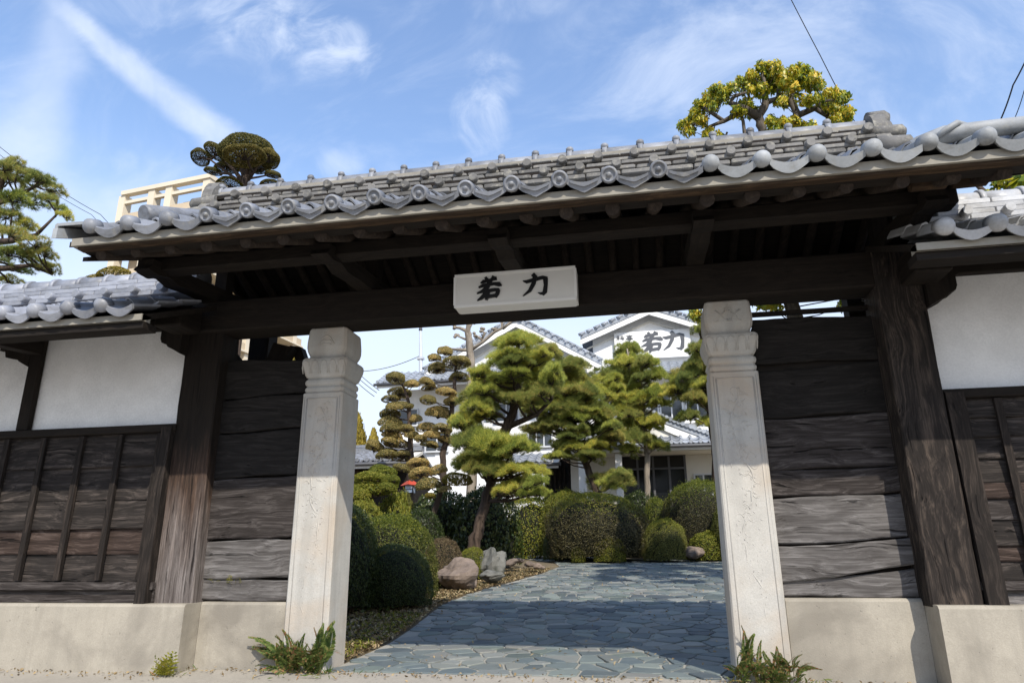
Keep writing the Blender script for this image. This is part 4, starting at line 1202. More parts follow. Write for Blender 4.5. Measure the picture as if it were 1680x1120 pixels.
for a, b, c, d, n in ((868, 905, 733, 706, 3), (765, 792, 708, 690, 2), (812, 850, 690, 662, 2), (880, 940, 690, 655, 3), (655, 685, 690, 665, 2), (700, 735, 735, 705, 2)):
    window(BX(a, (c+d)/2, BY-.25), BX(b, (c+d)/2, BY-.25), BZ(850, c, BY-.25), BZ(850, d, BY-.25), BY-.26, house, n)
# entrance wing: lower roof, porch gable, door
EYW = 18.6
ex0, ex1 = BX(936, 760, EYW), BX(1200, 760, EYW)
zeave = BZ(1064, 738, EYW-1.1)
mb = MB(); mb.box(ex0, ex1+2.5, EYW, BY-.3, 0.8, zeave+.5); mb.build('entrance_wall', M['shade_wall'], house)
skirt(ex0-.3, ex1+2.6, EYW-.02, zeave+.72, 1.1, .55, house, True)
mb = MB(); mb.prism_x([(EYW-1.0, zeave-.045), (EYW-1.0, zeave+.0), (EYW-.01, zeave+.1), (EYW-.01, zeave-.05)], ex0-.25, ex1+2.5); mb.build('soffit', M['shade_wall'], house)
ax, az = BX(1050, 668, EYW-.6), BZ(1050, 668, EYW-.6)
rx, rz_ = BX(1172, 716, EYW-.6), BZ(1172, 716, EYW-.6)
for sgn in (-1, 1):
    L = rx-ax; n = 9; cr = []
    for k in range(n+1):
        t = k/n; cr.append((ax+sgn*L*t, az-(az-rz_)*(t**.88)))
    mb = MB(); mb.prism(cr+[(x, z-.16) for x, z in cr[::-1]], EYW-.6, EYW+3.0); pr_ = mb.build('porch_roof', M['tile_far'], house)
    mb = MB(); mb.prism([(x, z-.165) for x, z in cr]+[(x, z-.34-.08*math.sin(math.pi*i/n)) for i, (x, z) in reversed(list(enumerate(cr)))], EYW-.57, EYW-.50); mb.build('barge_board', M['white_paint'], house)
    for k in range(n*2):
        t = (k+.5)/(n*2); x = ax+sgn*L*t; z = az-(az-rz_)*(t**.88)
        for q in range(5):
            mb = MB(); y0 = EYW-.66+q*.32
            s2 = .075 if q == 0 else .06
            mb.tube([(x, y0, z+.055), (x, y0+.30, z+.045)], [s2, s2*.9], 8); mb.build('roof_tile', M['tile_far'], pr_)
mb = MB(); mb.prism([(ax-1.9, az-1.0), (ax+1.9, az-1.0), (ax, az-.2)], EYW-.49, EYW-.40); mb.build('porch_gable', M['shade_wall'], house)
mb = MB(); mb.box(ax-.14, ax+.14, EYW-.68, EYW+3, az, az+.22, .03); mb.tube([(ax, EYW-.75, az+.24), (ax, EYW+3, az+.24)], .10, 8)
for q in (-1, 1): mb.tube([(ax+q*.17, EYW-.78, az+.06), (ax+q*.17, EYW-.6, az+.06)], .09, 8)
mb.build('ridge', M['tile_far'], house)
# door: dark opening with glazed leaves
dx0, dx1 = BX(1021, 780, EYW), BX(1125, 780, EYW)
zd1 = BZ(1064, 749, EYW)
dz0 = .95
mb = MB(); mb.box(dx0, dx1, EYW-.02, EYW-.004, dz0, zd1); dd = mb.build('door', M['door_glass'], house)
mb = MB(); zt_ = BZ(1064, 769, EYW)
for x in np.linspace(dx0, dx1, 5): mb.box(x-.035, x+.035, EYW-.09, EYW-.021, dz0+.001, zd1-.001)
mb.box(dx0-.04, dx1+.04, EYW-.10, EYW-.0205, zd1, zd1+.08); mb.box(dx0+.036, dx1-.036, EYW-.085, EYW-.0208, zt_-.03, zt_+.03)
mb.build('door_frame', M['copper'], dd)
mb = MB(); mb.box(dx0+.05, dx1-.05, EYW-.060, EYW-.024, zt_+.05, zd1-.03); mb.build('transom_board', M['dark_int'], dd)
window(BX(1141, 788, EYW), BX(1168, 788, EYW), BZ(1155, 810, EYW), BZ(1155, 779, EYW), EYW-.004, house, 2)
for a, b, t in ((950, 962, 770), (1011, 1022, 790)):
    mb = MB(); mb.box(BX(a, 790, EYW-.9), BX(b, 790, EYW-.9), EYW-.95, EYW-.75, .9, zeave-.06 if t == 790 else zeave-.08, .01); mb.build('porch_column', M['white_paint'], house)
# slatted screen left of the entrance
mb = MB(); mb.box(BX(893, 790, EYW+.3), ex0-.02, EYW+.3, EYW+.5, .9, BZ(920, 752, EYW+.3)); sc_ = mb.build('screen_wall', M['dark_int'], house)
xa_, xb_ = BX(895, 790, EYW+.3), ex0-.04
for x in np.arange(xa_, xb_, .16):
    mb = MB(); mb.box(x, x+.06, EYW+.22, EYW+.298, .9, BZ(920, 756, EYW+.3)); mb.build('slat', M['batten'], sc_)
# low tiled roof between the inn and the pines
skirt(BX(838, 755, EYW-.4), ex0-.35, EYW+.28, BZ(880, 744, EYW), .9, .38, house)

# ------------------------------------------------------------------ garden shed on the left
shed = thing('garden_shed', 'low dark garden shed with a grey tiled roof behind the left stone pillar', 'shed', (-6.5, 15.5, .8))
sa, sb = BX(520, 760, 14.5), BX(668, 765, 14.5)
zt3, ze3 = BZ(600, 739, 15.6), BZ(600, 757, 14.5)
mb = MB(); mb.box(sa, sb-.1, 15.0, 17.0, .7, ze3+.05); mb.build('wall', M['wood_dark_x'], shed)
r_ = skirt(sa, sb, 16.0, zt3, 1.5, zt3-ze3, shed, False, 'tile')
mb = MB()
for k in range(3): mb.box(sa, sb, 15.86+.02*k, 16.14-.02*k, zt3+.05*k-.02, zt3+.05*k+.025)
mb.tube([(sa, 16.0, zt3+.16), (sb, 16.0, zt3+.16)], .09, 10); mb.build('ridge', M['tile'], r_)
mb = MB(); mb.prism_x([(16.0, zt3-.12), (16.0, zt3-.03), (17.6, ze3-.03), (17.6, ze3-.12)], sa, sb); mb.build('rear_roof', M['tile'], shed)
mb = MB(); mb.box(BX(578, 790, 15), BX(590, 790, 15), 14.9, 14.995, .7, ze3-.2); mb.build('door_post', M['eave_wood'], shed)

# ------------------------------------------------------------------ apartment block in the distance
zc = BZ(345, 285, 45.0)
cor = at(345, 286, 45.0)
lft = at_z(202, 314, zc)
dl_ = Vector((lft[0]-cor[0], lft[1]-cor[1], 0)); LL = dl_.length; dl_.normalize()
dr_ = Vector((dl_.y, -dl_.x, 0))
if dr_.x < 0: dr_ = -dr_
apt = thing('apartment_block', 'cream concrete apartment block with open balconies rising far behind the gate roof', 'building', (float(cor[0]), float(cor[1]), 1.2))
def loc(a, b, z):
    """a along the left face, b along the right face, from the near corner"""
    return (float(cor[0])+dl_.x*a+dr_.x*b, float(cor[1])+dl_.y*a+dr_.y*b, z)
def abox(mb, a0, a1, b0, b1, z0, z1):
    vs = [loc(a, b, z) for z in (z0, z1) for b in (b0, b1) for a in (a0, a1)]
    mb.add(vs, [(0, 2, 3, 1), (4, 5, 7, 6), (0, 1, 5, 4), (2, 6, 7, 3), (0, 4, 6, 2), (1, 3, 7, 5)])
LR, FH = 16.0, 2.9
mb = MB(); abox(mb, 1.6, LL-.3, 1.6, LR-.3, 1.0, zc-1.4); mb.build('core_wall', M['apart'], apt)
nf = 9
# open frame on the roof: beam, columns
mb = MB(); abox(mb, -.1, LL+.1, -.1, .5, zc-.42, zc); abox(mb, -.1, .5, .51, LR, zc-.42, zc); mb.build('roof_beam', M['apart_light'], apt)
nb = 4
aa = [0, LL*.42, LL*.62, LL*.97]
for a in aa:
    mb = MB(); abox(mb, a, a+.75, .05, .9, 1.0, zc-.421); mb.build('column', M['apart_light'], apt)
for b in (3.6, 7.2, 10.8, 14.4):
    mb = MB(); abox(mb, .05, .8, b, b+.6, 1.0, zc-.421); mb.build('column', M['apart_light'], apt)
for f in range(nf):
    zf = zc-1.15-FH*f
    if zf < 2: break
    mb = MB(); abox(mb, -.15, LL, -.15, 1.7, zf-FH*1.0+.85-.16, zf-FH*1.0+.85); abox(mb, -.15, 1.7, 1.71, LR, zf-FH+.85-.16, zf-FH+.85); mb.build('floor_slab', M['apart_light'], apt)
    mb = MB(); abox(mb, .1, LL-.1, .08, .2, zf-FH+.851, zf-FH+1.62); mb.build('balcony_parapet', M['apart'], apt)
    mb = MB(); abox(mb, .08, .2, .95, LR-.1, zf-FH+.851, zf-FH+1.62); mb.build('balcony_parapet', M['apart'], apt)
    if f == 0:
        mb = MB(); abox(mb, .1, LL, .1, .45, zf-.18, zf+.12); mb.build('upper_rail', M['apart_light'], apt)
        mb = MB(); abox(mb, .1, .45, .95, LR, zf-.18, zf+.12); mb.build('upper_rail', M['apart_light'], apt)
    for a in np.arange(2.2, LL-2.0, 3.4):
        mb = MB(); abox(mb, a, a+2.0, 1.55, 1.598, zf-FH+1.6, zf-.25); mb.build('window', M['glass'], apt)
    for b in np.arange(2.4, LR-2.0, 3.4):
        mb = MB(); abox(mb, 1.55, 1.598, b, b+2.0, zf-FH+1.6, zf-.25); mb.build('window', M['glass'], apt)

# ------------------------------------------------------------------ steel mast, wires, lantern
b_ = at(690, 700, 26.0); t_ = at(690, 541, 26.0)
mast = thing('steel_pole', 'tall slim galvanised steel pole standing beyond the garden with cables', 'pole', (float(b_[0]), 26.0, 1.05))
mb = MB(); mb.tube([(b_[0], 26, 1.0), (b_[0], 26, BZ(690, 660, 26)), (t_[0], 26, t_[2])], [.16, .13, .06], 10); mb.build('shaft', M['steel'], mast)
mb = MB(); mb.tube([(t_[0], 26, t_[2]-.02), (t_[0], 26, t_[2]+.12)], [.10, .08], 8); mb.build('cap', M['copper'], mast)
mb = MB(); q = at(690, 588, 26); mb.box(q[0]-.16, q[0]+.16, 25.88, 26.12, q[2]-.05, q[2]+.05); mb.build('clamp', M['steel'], mast)
def cable(label, pts, r, sag=.15, n=14, cat='cable', group=None):
    mb = MB(); P = [Vector([float(c) for c in p]) for p in pts]; out = []
    for i in range(len(P)-1):
        for k in range(n+(1 if i == len(P)-2 else 0)):
            t = k/n; q = P[i].lerp(P[i+1], t); q.z -= sag*4*t*(1-t); out.append(q)
    mb.tube(out, r, 6); o = mb.build('overhead_cable', M['wire'])
    return tag(o, label, cat, group or 'overhead cables')
cable('single black cable dropping steeply past the yellow leaved tree', [at(1268, -60, 10), at(1345, 90, 11), at(1405, 205, 12), at(1460, 320, 13)], .012, .04)
cable('thick black cable at the right edge of the sky', [at(1700, 60, 7), at(1662, 140, 7.5), at(1640, 200, 8), at(1620, 270, 8.5)], .014, .03)
cable('thin black cable just outside the thick one at the right edge', [at(1710, 70, 7), at(1680, 150, 7.4), at(1662, 200, 8), at(1640, 280, 8.5)], .008, .03)
cable('upper of two thin cables sloping down behind the left wall roof', [at(-60, 190, 14), at(165, 352, 17), at(280, 440, 19)], .012, .25)
cable('lower of two thin cables sloping down behind the left wall roof', [at(-60, 203, 14), at(150, 352, 17), at(280, 455, 19)], .010, .25)
cable('cable slanting from the steel pole down to behind the left pillar', [at(690, 583, 26), at(585, 609, 27), at(480, 640, 28)], .016, .2)
for k, (a, b, w_) in enumerate((((578, 602), (622, 640), 'upper'), ((578, 610), (618, 644), 'middle'), ((574, 615), (614, 650), 'lower'))):
    cable(w_+' of three short cables running to the left eave of the inn', [at(a[0]-60, a[1]-42, 27), at(*a, 26), at(*b, 21.2)], .014, .05)
lp = at(673, 795, 12.0); ms = mpp(673, 795, 12)
lan = thing('garden_lantern', 'small paper lantern with a red roof among the clipped bushes', 'lantern', (float(lp[0]), 12.0, .7))
lx, lz = float(lp[0]), float(lp[2]); rw = 15*ms
mb = MB(); mb.tube([(lx, 12, lz+8*ms), (lx, 12, lz-1*ms)], [rw*.25, rw*1.15], 4, True, False); mb.build('roof', M['red_roof'], lan)
mb = MB(); mb.box(lx-7*ms, lx+7*ms, 12-7*ms, 12+7*ms, lz-13*ms, lz-1.2*ms); mb.build('body', M['paper'], lan)
mb = MB()
for a in (-1, 1):
    for b in (-1, 1): mb.box(lx+a*7*ms-.012, lx+a*7*ms+.012, 12+b*7*ms-.012, 12+b*7*ms+.012, lz-13.5*ms, lz-1*ms)
mb.box(lx-7.2*ms, lx+7.2*ms, 12-7.4*ms, 12-7.05*ms, lz-8*ms, lz-7.2*ms); mb.build('frame', M['dark_int'], lan)
mb = MB(); mb.tube([(lx, 12, .7), (lx, 12, lz-13*ms)], .05, 8); mb.build('post', M['dark_int'], lan)
# ------------------------------------------------------------------ foliage meshes (unit sized, shared)
def unit(v): return v/np.maximum(np.linalg.norm(v, axis=-1, keepdims=True), 1e-9)
def leaves(P, N, size, asp=0.5, jit=0.7, droop=0.0):
    """one folded diamond per point, facing roughly along N"""
    n = len(P)
    N = unit(N+rng.normal(0, jit, (n, 3)))
    T = unit(np.cross(N, rng.normal(0, 1, (n, 3))))
    if droop: T = unit(T+np.array([0, 0, -droop]))
    B = unit(np.cross(N, T))
    s = (size*rng.uniform(.65, 1.3, n))[:, None]
    a = P-T*s*.5; b = P+T*s*.5
    c = P+B*s*asp*.5+N*s*.10-T*s*.05; d = P-B*s*asp*.5+N*s*.10-T*s*.05
    v = np.stack([a, c, b, d], 1).reshape(-1, 3)
    f = np.arange(n*4).reshape(n, 4)
    return v, f
def sph_dirs(n, zmin):
    z = rng.uniform(zmin, 1, n); t = rng.uniform(0, 2*np.pi, n); r = np.sqrt(1-z*z)
    return np.stack([r*np.cos(t), r*np.sin(t), z], 1)
def lumps(d, k, amp, seed):
    g = np.random.default_rng(seed); o = np.zeros(len(d))
    for _ in range(k):
        w = g.normal(0, 1, 3)*g.uniform(1.5, 5.5); o += np.sin(d@w+g.uniform(0, 6.28))
    return 1+amp*o/math.sqrt(k)
def dome_mesh(name, n, leaf, seed, mats, amp=.03, boxy=0.0, zmin=-.35):
    d = sph_dirs(n, zmin)
    def shape(d):
        e = 2.0+boxy*4
        r = 1/(np.abs(d[:, 0])**e+np.abs(d[:, 1])**e+np.abs(d[:, 2])**e)**(1/e)
        return d*r[:, None]
    r = lumps(d, 9, amp, seed)*lumps(d*4, 7, amp*.5, seed+1)
    hol = np.clip((lumps(d*3, 8, 1.0, seed+2)-1.9)*.25, 0, .10)
    P = shape(d)*((r-hol)*(1-np.abs(rng.normal(0, .04, n))))[:, None]
    stray = rng.random(n) < .03
    P[stray] *= rng.uniform(1.02, 1.09, int(stray.sum()))[:, None]
    v, f = leaves(P, d, leaf, .55, .75)
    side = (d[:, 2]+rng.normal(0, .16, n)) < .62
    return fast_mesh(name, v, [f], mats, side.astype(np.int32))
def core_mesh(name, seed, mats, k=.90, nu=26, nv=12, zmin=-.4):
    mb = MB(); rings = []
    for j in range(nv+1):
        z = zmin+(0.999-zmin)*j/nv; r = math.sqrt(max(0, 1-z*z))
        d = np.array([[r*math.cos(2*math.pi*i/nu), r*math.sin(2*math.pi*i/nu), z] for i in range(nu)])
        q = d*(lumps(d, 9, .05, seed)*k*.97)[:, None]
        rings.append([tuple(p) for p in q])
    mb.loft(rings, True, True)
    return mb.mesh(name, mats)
DOMES = {}
def dome(kind, i):
    key = (kind, i % 2)
    if key not in DOMES:
        DOMES[key] = dome_mesh('dome_'+kind, {'vfine': 48000, 'fine': 30000, 'mid': 15000, 'big': 6500, 'box': 15000}[kind], {'vfine': .026, 'fine': .034, 'mid': .046, 'big': .085, 'box': .046}[kind], 11+i*5, [M['clip_green'], M['clip_green']], {'vfine': .045, 'fine': .045, 'mid': .055, 'big': .08, 'box': .03}[kind], 0.6 if kind == 'box' else 0.12)
    return DOMES[key]
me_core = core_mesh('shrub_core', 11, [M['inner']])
def with_mat(me, mat, cache={}):
    k = (me.name, mat.name)
    if k not in cache:
        c = me.copy(); c.materials[0] = mat
        cache[k] = c
    return cache[k]
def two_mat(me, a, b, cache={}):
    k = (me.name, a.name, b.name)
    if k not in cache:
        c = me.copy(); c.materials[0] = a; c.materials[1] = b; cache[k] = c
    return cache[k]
def shrub(label, px, top, hw, y, mat, kind='mid', i=0, squash=1.0, depth=.95, group='clipped garden shrubs', sink=0.12, base=None, side=None):
    z0 = zg(y) if base is None else base
    x, zt = BX(px, top, y), BZ(px, top, y)
    r = hw*mpp(px, top+30, y)
    t = thing('clipped_shrub', label, 'shrub', (x, y, z0), group)
    h = zt-z0
    zc = z0+h*.30; rz = h*.70/1.02
    rot = (0, 0, rnd.uniform(0, 6.28))
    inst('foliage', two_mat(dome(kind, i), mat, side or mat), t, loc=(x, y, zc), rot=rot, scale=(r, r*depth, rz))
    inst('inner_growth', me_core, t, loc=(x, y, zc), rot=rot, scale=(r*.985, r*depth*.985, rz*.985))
    mb = MB()
    for k in range(6):
        a = rnd.uniform(0, 6.28); q = rnd.uniform(.2, .7)*r
        mb.tube([(x+.3*q*math.cos(a), y+.3*q*math.sin(a), z0-.05), (x+q*math.cos(a), y+q*math.sin(a), zc), (x+1.25*q*math.cos(a+.2), y+1.25*q*math.sin(a+.2), zc+rz*.4)], [.025, .018, .008], 5)
    mb.build('stems', M['twig'], t)
    return t

def needle_pad(name, seed, tufts, per, ln, wd, mats, hgt=.58, up=.62, cover=1.0):
    g = np.random.default_rng(seed)
    r = np.sqrt(g.random(tufts))*cover; t = g.uniform(0, 2*np.pi, tufts)
    edge = 1+.20*np.sin(2*t+g.uniform(0, 6))+.14*np.sin(3*t+g.uniform(0, 6))+.10*np.sin(5*t+g.uniform(0, 6))
    x, y = r*np.cos(t)*edge, r*np.sin(t)*edge
    lump = .22*np.sin(4.5*x+g.uniform(0, 6))+.22*np.sin(5*y+g.uniform(0, 6))
    z = hgt*(1-r**2)*(.55+.45*g.random(tufts))+hgt*lump+g.normal(0, .05, tufts)*hgt
    c = np.stack([x, y, z], 1)
    n = tufts*per
    cc = np.repeat(c, per, 0)
    outw = np.repeat(np.stack([x, y, np.zeros(tufts)], 1), per, 0)
    d = unit(g.normal(0, .62, (n, 3))+np.array([0, 0, up])+outw*.55)
    L = ln*g.uniform(.6, 1.15, n)[:, None]
    w = unit(np.cross(d, g.normal(0, 1, (n, 3))))*wd*.5
    b = cc+g.normal(0, .012, (n, 3))
    v = np.stack([b-w, b+w, b+d*L], 1).reshape(-1, 3)
    f3 = np.arange(n*3).reshape(n, 3)
    # twigs under the needles
    tw_v, tw_f, mi = [], [], []
    base = len(v)
    for k in range(22):
        a = g.uniform(0, 6.28); rr = g.uniform(.5, .95)
        p0 = np.array([0, 0, -.10]); p1 = np.array([rr*.5*math.cos(a), rr*.5*math.sin(a), -.02+.1*g.random()]); p2 = np.array([rr*math.cos(a+.25), rr*math.sin(a+.25), hgt*(1-rr**2)*.6])
        for q0, q1, w0, w1 in ((p0, p1, .026, .018), (p1, p2, .018, .008)):
            dd = unit(q1-q0); s = unit(np.cross(dd, [0.1, .2, 1.0])); u_ = np.cross(s, dd)
            ring = lambda q, w_: [q+s*w_, q+u_*w_, q-s*w_*.8-u_*w_*.5]
            o = base+len(tw_v); tw_v += ring(q0, w0)+ring(q1, w1)
            tw_f += [(o, o+1, o+4, o+3), (o+1, o+2, o+5, o+4), (o+2, o, o+3, o+5)]
    v = np.concatenate([v, np.array(tw_v)]); f4 = np.array(tw_f)
    return fast_mesh(name, v, [f3, f4], mats, [0]*len(f3)+[1]*len(f4))
PINE = [needle_pad('pine_pad', 20+i, 300, 30, .30, .0125, [M['needle'], M['twig']]) for i in range(4)]
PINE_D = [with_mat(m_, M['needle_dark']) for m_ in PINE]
LOOSE = [needle_pad('loose_pine_pad', 40+i, 150, 22, .38, .024, [M['needle_dark'], M['twig']], .6, .3) for i in range(3)]
def clip_pad(name, seed, n, leaf, mats, thick=.6):
    """cloud-pruned pad: dense low dome of small leaves over bare twigs"""
    g = np.random.default_rng(seed)
    d = sph_dirs(n, -.45)
    r = lumps(d, 8, .05, seed)
    P = d*r[:, None]*(1-np.abs(g.normal(0, .05, n)))[:, None]
    P[:, 2] = np.where(P[:, 2] < 0, P[:, 2]*.45, P[:, 2]*thick)
    v, f = leaves(P, d, leaf, .5, .8)
    tw_v, tw_f = [], []; base = len(v)
    for k in range(26):
        a = g.uniform(0, 6.28); rr = g.uniform(.3, .9)
        p0 = np.array([0, 0, -.35]); p1 = np.array([rr*.5*math.cos(a), rr*.5*math.sin(a), -.05]); p2 = np.array([rr*math.cos(a+.3), rr*math.sin(a+.3), thick*.5*(1-rr**2)+.03])
        for q0, q1, w0, w1 in ((p0, p1, .032, .022), (p1, p2, .022, .012)):
            dd = unit(q1-q0); s = unit(np.cross(dd, [0.1, .2, 1.0])); u_ = np.cross(s, dd)
            ring = lambda q, w_: [q+s*w_, q+u_*w_, q-s*w_*.8-u_*w_*.5]
            o = base+len(tw_v); tw_v += ring(q0, w0)+ring(q1, w1)
            tw_f += [(o, o+1, o+4, o+3), (o+1, o+2, o+5, o+4), (o+2, o, o+3, o+5)]
    v = np.concatenate([v, np.array(tw_v)]); f4 = np.concatenate([f, np.array(tw_f)])
    return fast_mesh(name, v, [f4], mats, [0]*len(f)+[1]*len(tw_f))
CLIP = [clip_pad('clipped_pad', 60+i, 3600, .11, [M['topiary'], M['twig']]) for i in range(3)]
CLIPF = [clip_pad('fine_clipped_pad', 70+i, 14000, .075, [M['topiary'], M['twig']], .7) for i in range(2)]
def leaf_spray(name, seed, n, ln, mats, droop=.6):
    g = np.random.default_rng(seed)
    d = sph_dirs(n, -.5); P = d*(g.uniform(.25, 1.0, n)**.6)[:, None]*np.array([1, 1, .75])
    v, f = leaves(P, d+np.array([0, 0, .5]), ln, .42, .45, droop)
    return fast_mesh(name, v, [f], mats)
SPRAY = [leaf_spray('leaf_spray', 80+i, 110, .66, [M['broad']]) for i in range(3)]

def nearest_on(path, p):
    best = None
    for i in range(len(path)-1):
        a, b = path[i], path[i+1]; ab = b-a
        t = max(0, min(1, (p-a).dot(ab)/max(ab.length_squared, 1e-9)))
        q = a+ab*t; s = (q-p).length+max(0, q.z-p.z+.05)*2.5
        if best is None or s < best[0]: best = (s, q, i+t)
    return best[1], best[2]
def tree(name, label, cat, y, trunk, pads, meshes, bark, group=None, dy=.35, fill=0, padname='foliage_pad', limb_r=.03, extra=(), mat2=None, zk=1.0, base_py=None, rise=.55, squash=.9):
    P = [Vector(at(a, b, y+d)) for a, b, r, d in [(*q, 0) if len(q) == 3 else q for q in trunk]]
    R_ = [q[2] for q in trunk]
    g0 = P[0].copy(); g0.z = zg(y)-.1
    if P[0].z > g0.z+.15: P = [g0]+P; R_ = [R_[0]*1.15]+R_
    t = thing(name, label, cat, (P[0].x, P[0].y, max(zg(y), P[0].z)), group)
    # subdivide with a little crookedness
    Q, QR = [], []
    for i in range(len(P)-1):
        for k in range(5):
            s = k/5; q = P[i].lerp(P[i+1], s); w = R_[i]*.25
            if 0 < k: q += Vector((jig(w), jig(w), 0))
            Q.append(q); QR.append((R_[i]*(1-s)+R_[i+1]*s)*rnd.uniform(.93, 1.08))
    Q.append(P[-1]); QR.append(R_[-1])
    mb = MB(); mb.tube(Q, QR, 9); mb.build('trunk', bark, t)
    paths = [Q]
    for br in extra:
        bp = [Vector(at(a, b, y+(d[0] if d else 0))) for a, b, r, *d in br]; rr = [q[2] for q in br]
        mb = MB(); mb.tube(bp, rr, 7); mb.build('limb', bark, t); paths.append(bp)
    lst = []
    for pd in pads:
        px, py, hw, hh = pd[:4]
        lst.append((px, py, hw, hh, pd[4] if len(pd) > 4 else jig(dy), pd[5] if len(pd) > 5 else None))
        for k in range(fill):
            lst.append((px+jig(hw*.5), py+jig(hh*.4), hw*rnd.uniform(.6, .85), hh*.9, rnd.choice((-1, 1))*rnd.uniform(.35, 1.0)*dy*1.6, None))
    for j, (px, py, hw, hh, d, mm) in enumerate(lst):
        yy = y+d; c = Vector(at(px, py+hh*.55, yy)); s = hw*mpp(px, py, yy)
        me_ = meshes[j % len(meshes)]
        if mm is not None: me_ = with_mat(me_, mm)
        elif mat2 is not None and rnd.random() < .3: me_ = with_mat(me_, mat2)
        inst(padname, me_, t, loc=c, rot=(jig(.26), jig(.26), rnd.uniform(0, 6.28)), scale=(s, s*rnd.uniform(.8, 1.0)*squash/.9, 2*hh*mpp(px, py, yy)*zk))
        if limb_r > 0 and d > -1.0:
            q = min((nearest_on(w_, c-Vector((0, 0, s*.25)))[0] for w_ in paths), key=lambda k_: (k_-c).length+max(0, k_.z-c.z)*2)
            if (q-c).length > .12:
                m1 = q.lerp(c, .45)+Vector((jig(.05), jig(.05), -.04*(q-c).length)); m2 = q.lerp(c, .8)+Vector((jig(.04), jig(.04), .02))
                r0 = limb_r*(.6+.5*min(1.5, s))
                mb = MB(); mb.tube([q, m1, m2, c+Vector((0, 0, -.02))], [r0, r0*.75, r0*.55, r0*.35], 6); mb.build('limb', bark, t)
    return t

# ------------------------------------------------------------------ pines
NP = 'garden pines'
tree('pine_tree', 'large cloud pruned pine with leaning trunk beside the grey rock in the garden middle', 'pine tree', 8.0,
     [(778, 893, .125), (790, 845, .10), (806, 790, .092, -.05), (800, 745, .10, .1), (832, 700, .10, .1), (848, 655, .085), (850, 610, .06), (850, 568, .03)],
     [(849, 557, 42, 14), (832, 587, 38, 15), (870, 590, 34, 14), (897, 575, 22, 13), (853, 614, 44, 12), (790, 610, 20, 13), (905, 612, 26, 18), (808, 622, 30, 11), (800, 643, 44, 16), (830, 648, 36, 13), (782, 665, 34, 14), (765, 688, 28, 15), (752, 690, 18, 12), (800, 680, 24, 10),
      (888, 640, 28, 13), (870, 655, 22, 9), (775, 716, 34, 17, -.42), (812, 722, 48, 20, -.42), (842, 733, 40, 14, -.42), (862, 728, 24, 11), (790, 745, 40, 14, -.42), (770, 762, 28, 13), (806, 764, 32, 13, -.42), (840, 768, 34, 12, -.42), (875, 768, 26, 9), (832, 800, 24, 13), (850, 790, 18, 10), (872, 792, 24, 13, .3), (856, 806, 18, 9, .4), (886, 806, 18, 8, .2)],
     PINE, M['bark'], NP, dy=.5, fill=2, limb_r=.04,
     extra=[[(806, 790, .10, 0), (770, 730, .05, .1), (758, 700, .03, .1)], [(832, 700, .07, .1), (880, 680, .045, 0), (905, 655, .03, 0)]], mat2=M['needle_dark'])
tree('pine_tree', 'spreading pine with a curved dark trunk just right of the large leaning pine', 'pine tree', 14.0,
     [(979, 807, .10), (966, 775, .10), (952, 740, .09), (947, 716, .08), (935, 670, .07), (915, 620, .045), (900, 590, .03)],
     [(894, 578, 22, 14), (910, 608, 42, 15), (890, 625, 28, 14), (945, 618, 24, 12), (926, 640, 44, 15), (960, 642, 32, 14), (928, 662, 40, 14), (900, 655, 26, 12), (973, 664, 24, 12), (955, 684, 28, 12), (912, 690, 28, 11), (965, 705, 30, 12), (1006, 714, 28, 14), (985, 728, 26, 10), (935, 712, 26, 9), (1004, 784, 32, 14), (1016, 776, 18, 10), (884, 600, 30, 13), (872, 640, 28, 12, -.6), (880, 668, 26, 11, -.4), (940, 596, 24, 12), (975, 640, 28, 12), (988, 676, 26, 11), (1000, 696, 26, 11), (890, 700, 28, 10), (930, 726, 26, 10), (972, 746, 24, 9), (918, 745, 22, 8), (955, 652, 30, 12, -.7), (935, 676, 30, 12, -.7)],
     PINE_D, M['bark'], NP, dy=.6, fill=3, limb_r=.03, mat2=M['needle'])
tree('pine_tree', 'upright pine on a slim pale trunk in front of the inn entrance', 'pine tree', 14.8,
     [(1062, 812, .085), (1062, 748, .08), (1058, 700, .075), (1052, 655, .06), (1035, 610, .045), (1029, 572, .02)],
     [(1030, 573, 22, 12), (1024, 592, 28, 13), (1060, 594, 24, 14), (1015, 610, 34, 13), (1050, 619, 30, 12), (1008, 636, 24, 12), (1072, 640, 20, 12), (1035, 640, 26, 11), (1040, 671, 26, 13), (1058, 692, 26, 12), (1042, 712, 26, 14), (1066, 720, 18, 12), (1010, 668, 20, 10), (1024, 692, 22, 11), (1030, 735, 20, 9), (1000, 622, 22, 11), (1078, 612, 20, 11), (1082, 660, 20, 10), (1076, 690, 20, 11), (1020, 655, 28, 12, -.4), (1044, 650, 26, 11, -.4), (1078, 728, 18, 9)],
     PINE, M['bark_pale'], NP, dy=.5, fill=2, limb_r=.03, mat2=M['needle_dark'])
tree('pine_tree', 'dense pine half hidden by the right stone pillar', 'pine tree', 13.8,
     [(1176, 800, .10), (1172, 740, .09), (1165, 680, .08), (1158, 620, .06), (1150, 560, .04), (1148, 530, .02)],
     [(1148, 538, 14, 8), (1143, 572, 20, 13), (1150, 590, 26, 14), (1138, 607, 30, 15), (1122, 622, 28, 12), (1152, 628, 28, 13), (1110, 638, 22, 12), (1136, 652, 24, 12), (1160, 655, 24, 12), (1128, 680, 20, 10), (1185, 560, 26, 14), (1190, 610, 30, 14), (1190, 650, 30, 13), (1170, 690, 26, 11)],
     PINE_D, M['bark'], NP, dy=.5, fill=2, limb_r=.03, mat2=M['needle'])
k_ = 1/2.948
